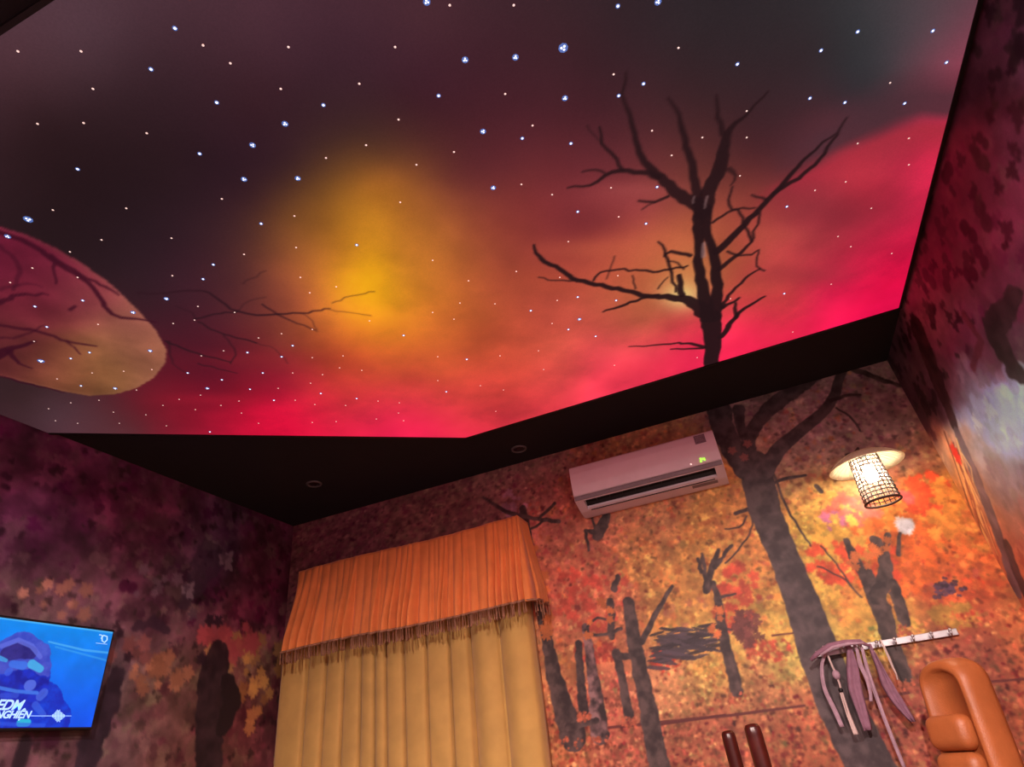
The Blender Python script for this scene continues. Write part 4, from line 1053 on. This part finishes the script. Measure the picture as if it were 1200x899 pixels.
sl([(0,806,2),(20,810,2),(44,812,2)], (70, 130, 235), None, .8); sl([(3,815,3),(20,815,3)], (60, 90, 220), None, .6); sl([(58,752,1),(100,762,1.2),(128,765,1)], (90, 180, 245), None, .7)
sl([(66,758,1),(126,774,1)], (80, 170, 240), None, .5); sl([(42,826,4),(52,838,3)], (60, 100, 225), None, .7)
sl([(0,724,1.2),(132,741,1.2)], (110, 200, 250), None, .6); sl([(24,847,4),(33,847,4)], (40, 200, 225), None, .9); sl([(0,848,2),(52,850,2)], (50, 90, 225), None, .6)
yy = np.arange(0, TWd + 1e-6, 0.0025); zz = np.arange(0, TZ1 - TZ0 + 1e-6, 0.0025)
Pg = np.zeros((len(zz), len(yy), 3)); Pg[..., 0] = 0.0565; Pg[..., 1] = yy[None] - TWd / 2; Pg[..., 2] = zz[:, None]
m_screen = print_mat('lit screen', rough=0.25, emit=SCREEN_GLOW, grain=0.0, spec=0.4, diffuse=0.02, bump=0)
screen = sheet('screen', Pg, sc_.sample(yy[None] + 0 * Pg[..., 1], zz[:, None] + 0 * Pg[..., 1]), m_screen, tv, flip=True)
screen['label'] = 'lit blue screen with a helmeted figure'
m_text = emit_mat('screen lettering', (150, 195, 250), 0.9)
def text(body, px, py, size, shear=0.0, name='screen_text'):
    cu = bpy.data.curves.new('t', 'FONT'); cu.body = body; cu.size = size; cu.shear = shear; cu.offset = 0.0012; cu.align_x = 'RIGHT'
    cu.space_character = 0.92
    to = bpy.data.objects.new('t', cu); COL.objects.link(to)
    bpy.context.view_layer.update()
    me = bpy.data.meshes.new_from_object(to.evaluated_get(bpy.context.evaluated_depsgraph_get()))
    bpy.data.objects.remove(to); bpy.data.curves.remove(cu)
    p = on_x(px, py, TX)
    for v in me.vertices:
        x, y = v.co.x, v.co.y
        v.co = (0.0572, p[1] - (TY0 + TY1) / 2 + x, p[2] - TZ0 + y)
    me.materials.clear()
    return link(name, me, screen, m_text)
text('EDM', 25, 832, 0.048, 0.3)
text('NGHIỆN', 35, 841.5, 0.034, 0.25)
def sdecal(name, pts, r):
    return tube(name, [(0.0575, *(np.array(sp(x, y, 1)[:2]) - (TWd / 2, 0))) for x, y in pts], r, m_text, screen, 4, False)
sdecal('waveform_line', [(36,839),(84,839)], 0.0012)
for k in range(11):
    a = [2, 3, 5, 7, 9, 8, 9, 6, 5, 3, 2][k]
    sdecal('waveform_bar', [(62 + k * 1.4, 839 - a * .8), (62 + k * 1.4, 839 + a * .8)], 0.0014)
sdecal('channel_logo', [(117,744),(120,744.5),(120,751),(123,753),(126,750),(126,746),(122,744.5),(119,748.5)], 0.0030)
sdecal('channel_logo_bar', [(113,753.5),(126,755)], 0.0012)

# ---- tan padded chair
cy_ = 2.72
ct = on_y(1076, 776, cy_)
chair = empty('padded_chair', (ct[0] + 0.0, cy_, 0.0)); tag(chair, 'tan leather padded chair in front of the forest wall', 'chair')
vdir = math.atan2(-cy_, -ct[0])                 # towards the viewer
chair.rotation_euler = (0, 0, vdir + math.pi / 2 - math.radians(46))    # front (-Y) turned to the left of the viewer
ZT = ct[2] - 0.0
def arch(wd, zt, z0, n=20):
    r = wd / 2
    pts = [(-r * 1.06, z0)] + [(-r * 1.03, z0 + (zt - 0.82 * r - z0) * k / 5) for k in range(1, 5)]
    for k in range(n + 1):
        a = math.pi - math.pi * k / n
        pts.append((r * math.copysign(abs(math.cos(a)) ** 0.85, math.cos(a)), zt - 0.82 * r + 0.82 * r * math.sin(a) ** 0.85 if math.sin(a) > 0 else zt - 0.82 * r))
    pts += [(r * 1.03, z0 + (zt - 0.82 * r - z0) * k / 5) for k in range(4, 0, -1)] + [(r * 1.06, z0)]
    return pts
BWd, BTh = 0.215, 0.125
out = arch(BWd, ZT, 0.42)
rec = math.tan(math.radians(8))
def rc(y, z): return y + (z - 0.42) * rec
# shell with rounded front and back rims
prof = [(0.80, 0.5), (0.94, 0.42), (1.0, 0.26), (1.02, 0.0), (1.0, -0.26), (0.93, -0.43), (0.80, -0.5), (0.70, -0.46), (0.66, -0.36)]
cz0 = 0.42 + (ZT - 0.42) * 0.5
vv, ff = [], []
def inset(p, s):
    x, z = p
    ins = (1 - s) * BWd / 2
    zz = z if z <= 0.4201 else z - ins * max(0.0, min(1.0, (z - (ZT - 0.5 * BWd)) / (0.45 * BWd)))
    return x * (1 - ins / (BWd / 2)), zz
n = len(out)
for s, d in prof:
    for p in out:
        x, z = inset(p, s); vv.append((x, rc(d * BTh, z), z))
for j in range(len(prof) - 1):
    for i in range(n - 1): ff.append((j * n + i, j * n + i + 1, (j + 1) * n + i + 1, (j + 1) * n + i))
ff.append(list(range(n))); ff.append([(len(prof) - 1) * n + i for i in range(n)][::-1])
bm = bmesh.new(); tmp = mesh('tmp', vv, ff, M['leather']); bm.from_mesh(tmp.data); bpy.data.objects.remove(tmp)
backrest = from_bm('backrest', bm, M['leather'], chair, True)
# three padded rolls set into the frame
g1 = on_y(1105, 838, cy_ - .02)[2]; g2 = on_y(1100, 885, cy_ - .02)[2]
rolls = [(g1, ZT - 0.030), (g2, g1), (g2 - 0.12, g2), (g2 - 0.24, g2 - 0.12), (g2 - 0.36, g2 - 0.24)]
for k, (a, b) in enumerate(rolls[1:], 1):
    bm = bmesh.new(); w = BWd * 0.80 if k else BWd * 0.60
    bm_box(bm, (-0.022 if k else 0, rc(-0.056 if k else -0.012, (a + b) / 2), (a + b) / 2), (w, 0.075, (b - a) * 0.98), 0.034, 5, Matrix.Rotation(-math.atan(rec), 3, 'X'))
    from_bm('back_cushion', bm, M['leather'], chair, True)
bm = bmesh.new(); bm_box(bm, (0, -0.24, 0.40), (0.52, 0.54, 0.16), 0.05, 4); from_bm('seat', bm, M['leather'], chair, True)
for s in (-1, 1):
    bm = bmesh.new(); bm_box(bm, (s * 0.30, -0.22, 0.38), (0.12, 0.58, 0.36), 0.045, 4); from_bm('armrest', bm, M['leather'], chair, True)
for sx in (-0.22, 0.22):
    for sy in (-0.44, 0.0):
        tube('leg', [(sx, sy, 0.0), (sx, sy, 0.33)], [0.018, 0.024], M['wood'], chair, 10)

# ---- dark red wooden chair seen edge-on: two back posts reach into the picture
pa, pb = on_y(880, 848, 2.30), on_y(852, 856, 2.74)
wc = empty('wooden_chair', ((pa[0] + pb[0]) / 2, (pa[1] + pb[1]) / 2, 0)); tag(wc, 'dark red wooden chair of which two glossy back posts show', 'chair')
ang = math.atan2(pb[1] - pa[1], pb[0] - pa[0]); wc.rotation_euler = (0, 0, ang)
half = float(np.hypot(*(pb - pa)[:2])) / 2
for s, zt, r in ((-1, pa[2], .026), (1, pb[2], .026)):
    tube('back_post', [(s * half, 0, 0), (s * half, 0, 0.45), (s * half, 0, zt - 0.03), (s * half, 0, zt - 0.012), (s * half, 0, zt - 0.003), (s * half, 0, zt)], [r * .8, r * .95, r, r * .96, r * .75, r * .3], M['wood'], wc, 14)
    tube('leg', [(s * half, 0.40, 0), (s * half, 0.40, 0.42)], r * .85, M['wood'], wc, 12)
for z in (0.62, 0.80):
    box('back_rail', (0, 0, z), (half * 2 - 0.02, 0.022, 0.06), M['wood'], wc, 0.004, 2)
box('seat', (0, 0.21, 0.44), (half * 2 + 0.04, 0.44, 0.035), M['wood'], wc, 0.008, 2)
print('scene built', len(bpy.data.objects))
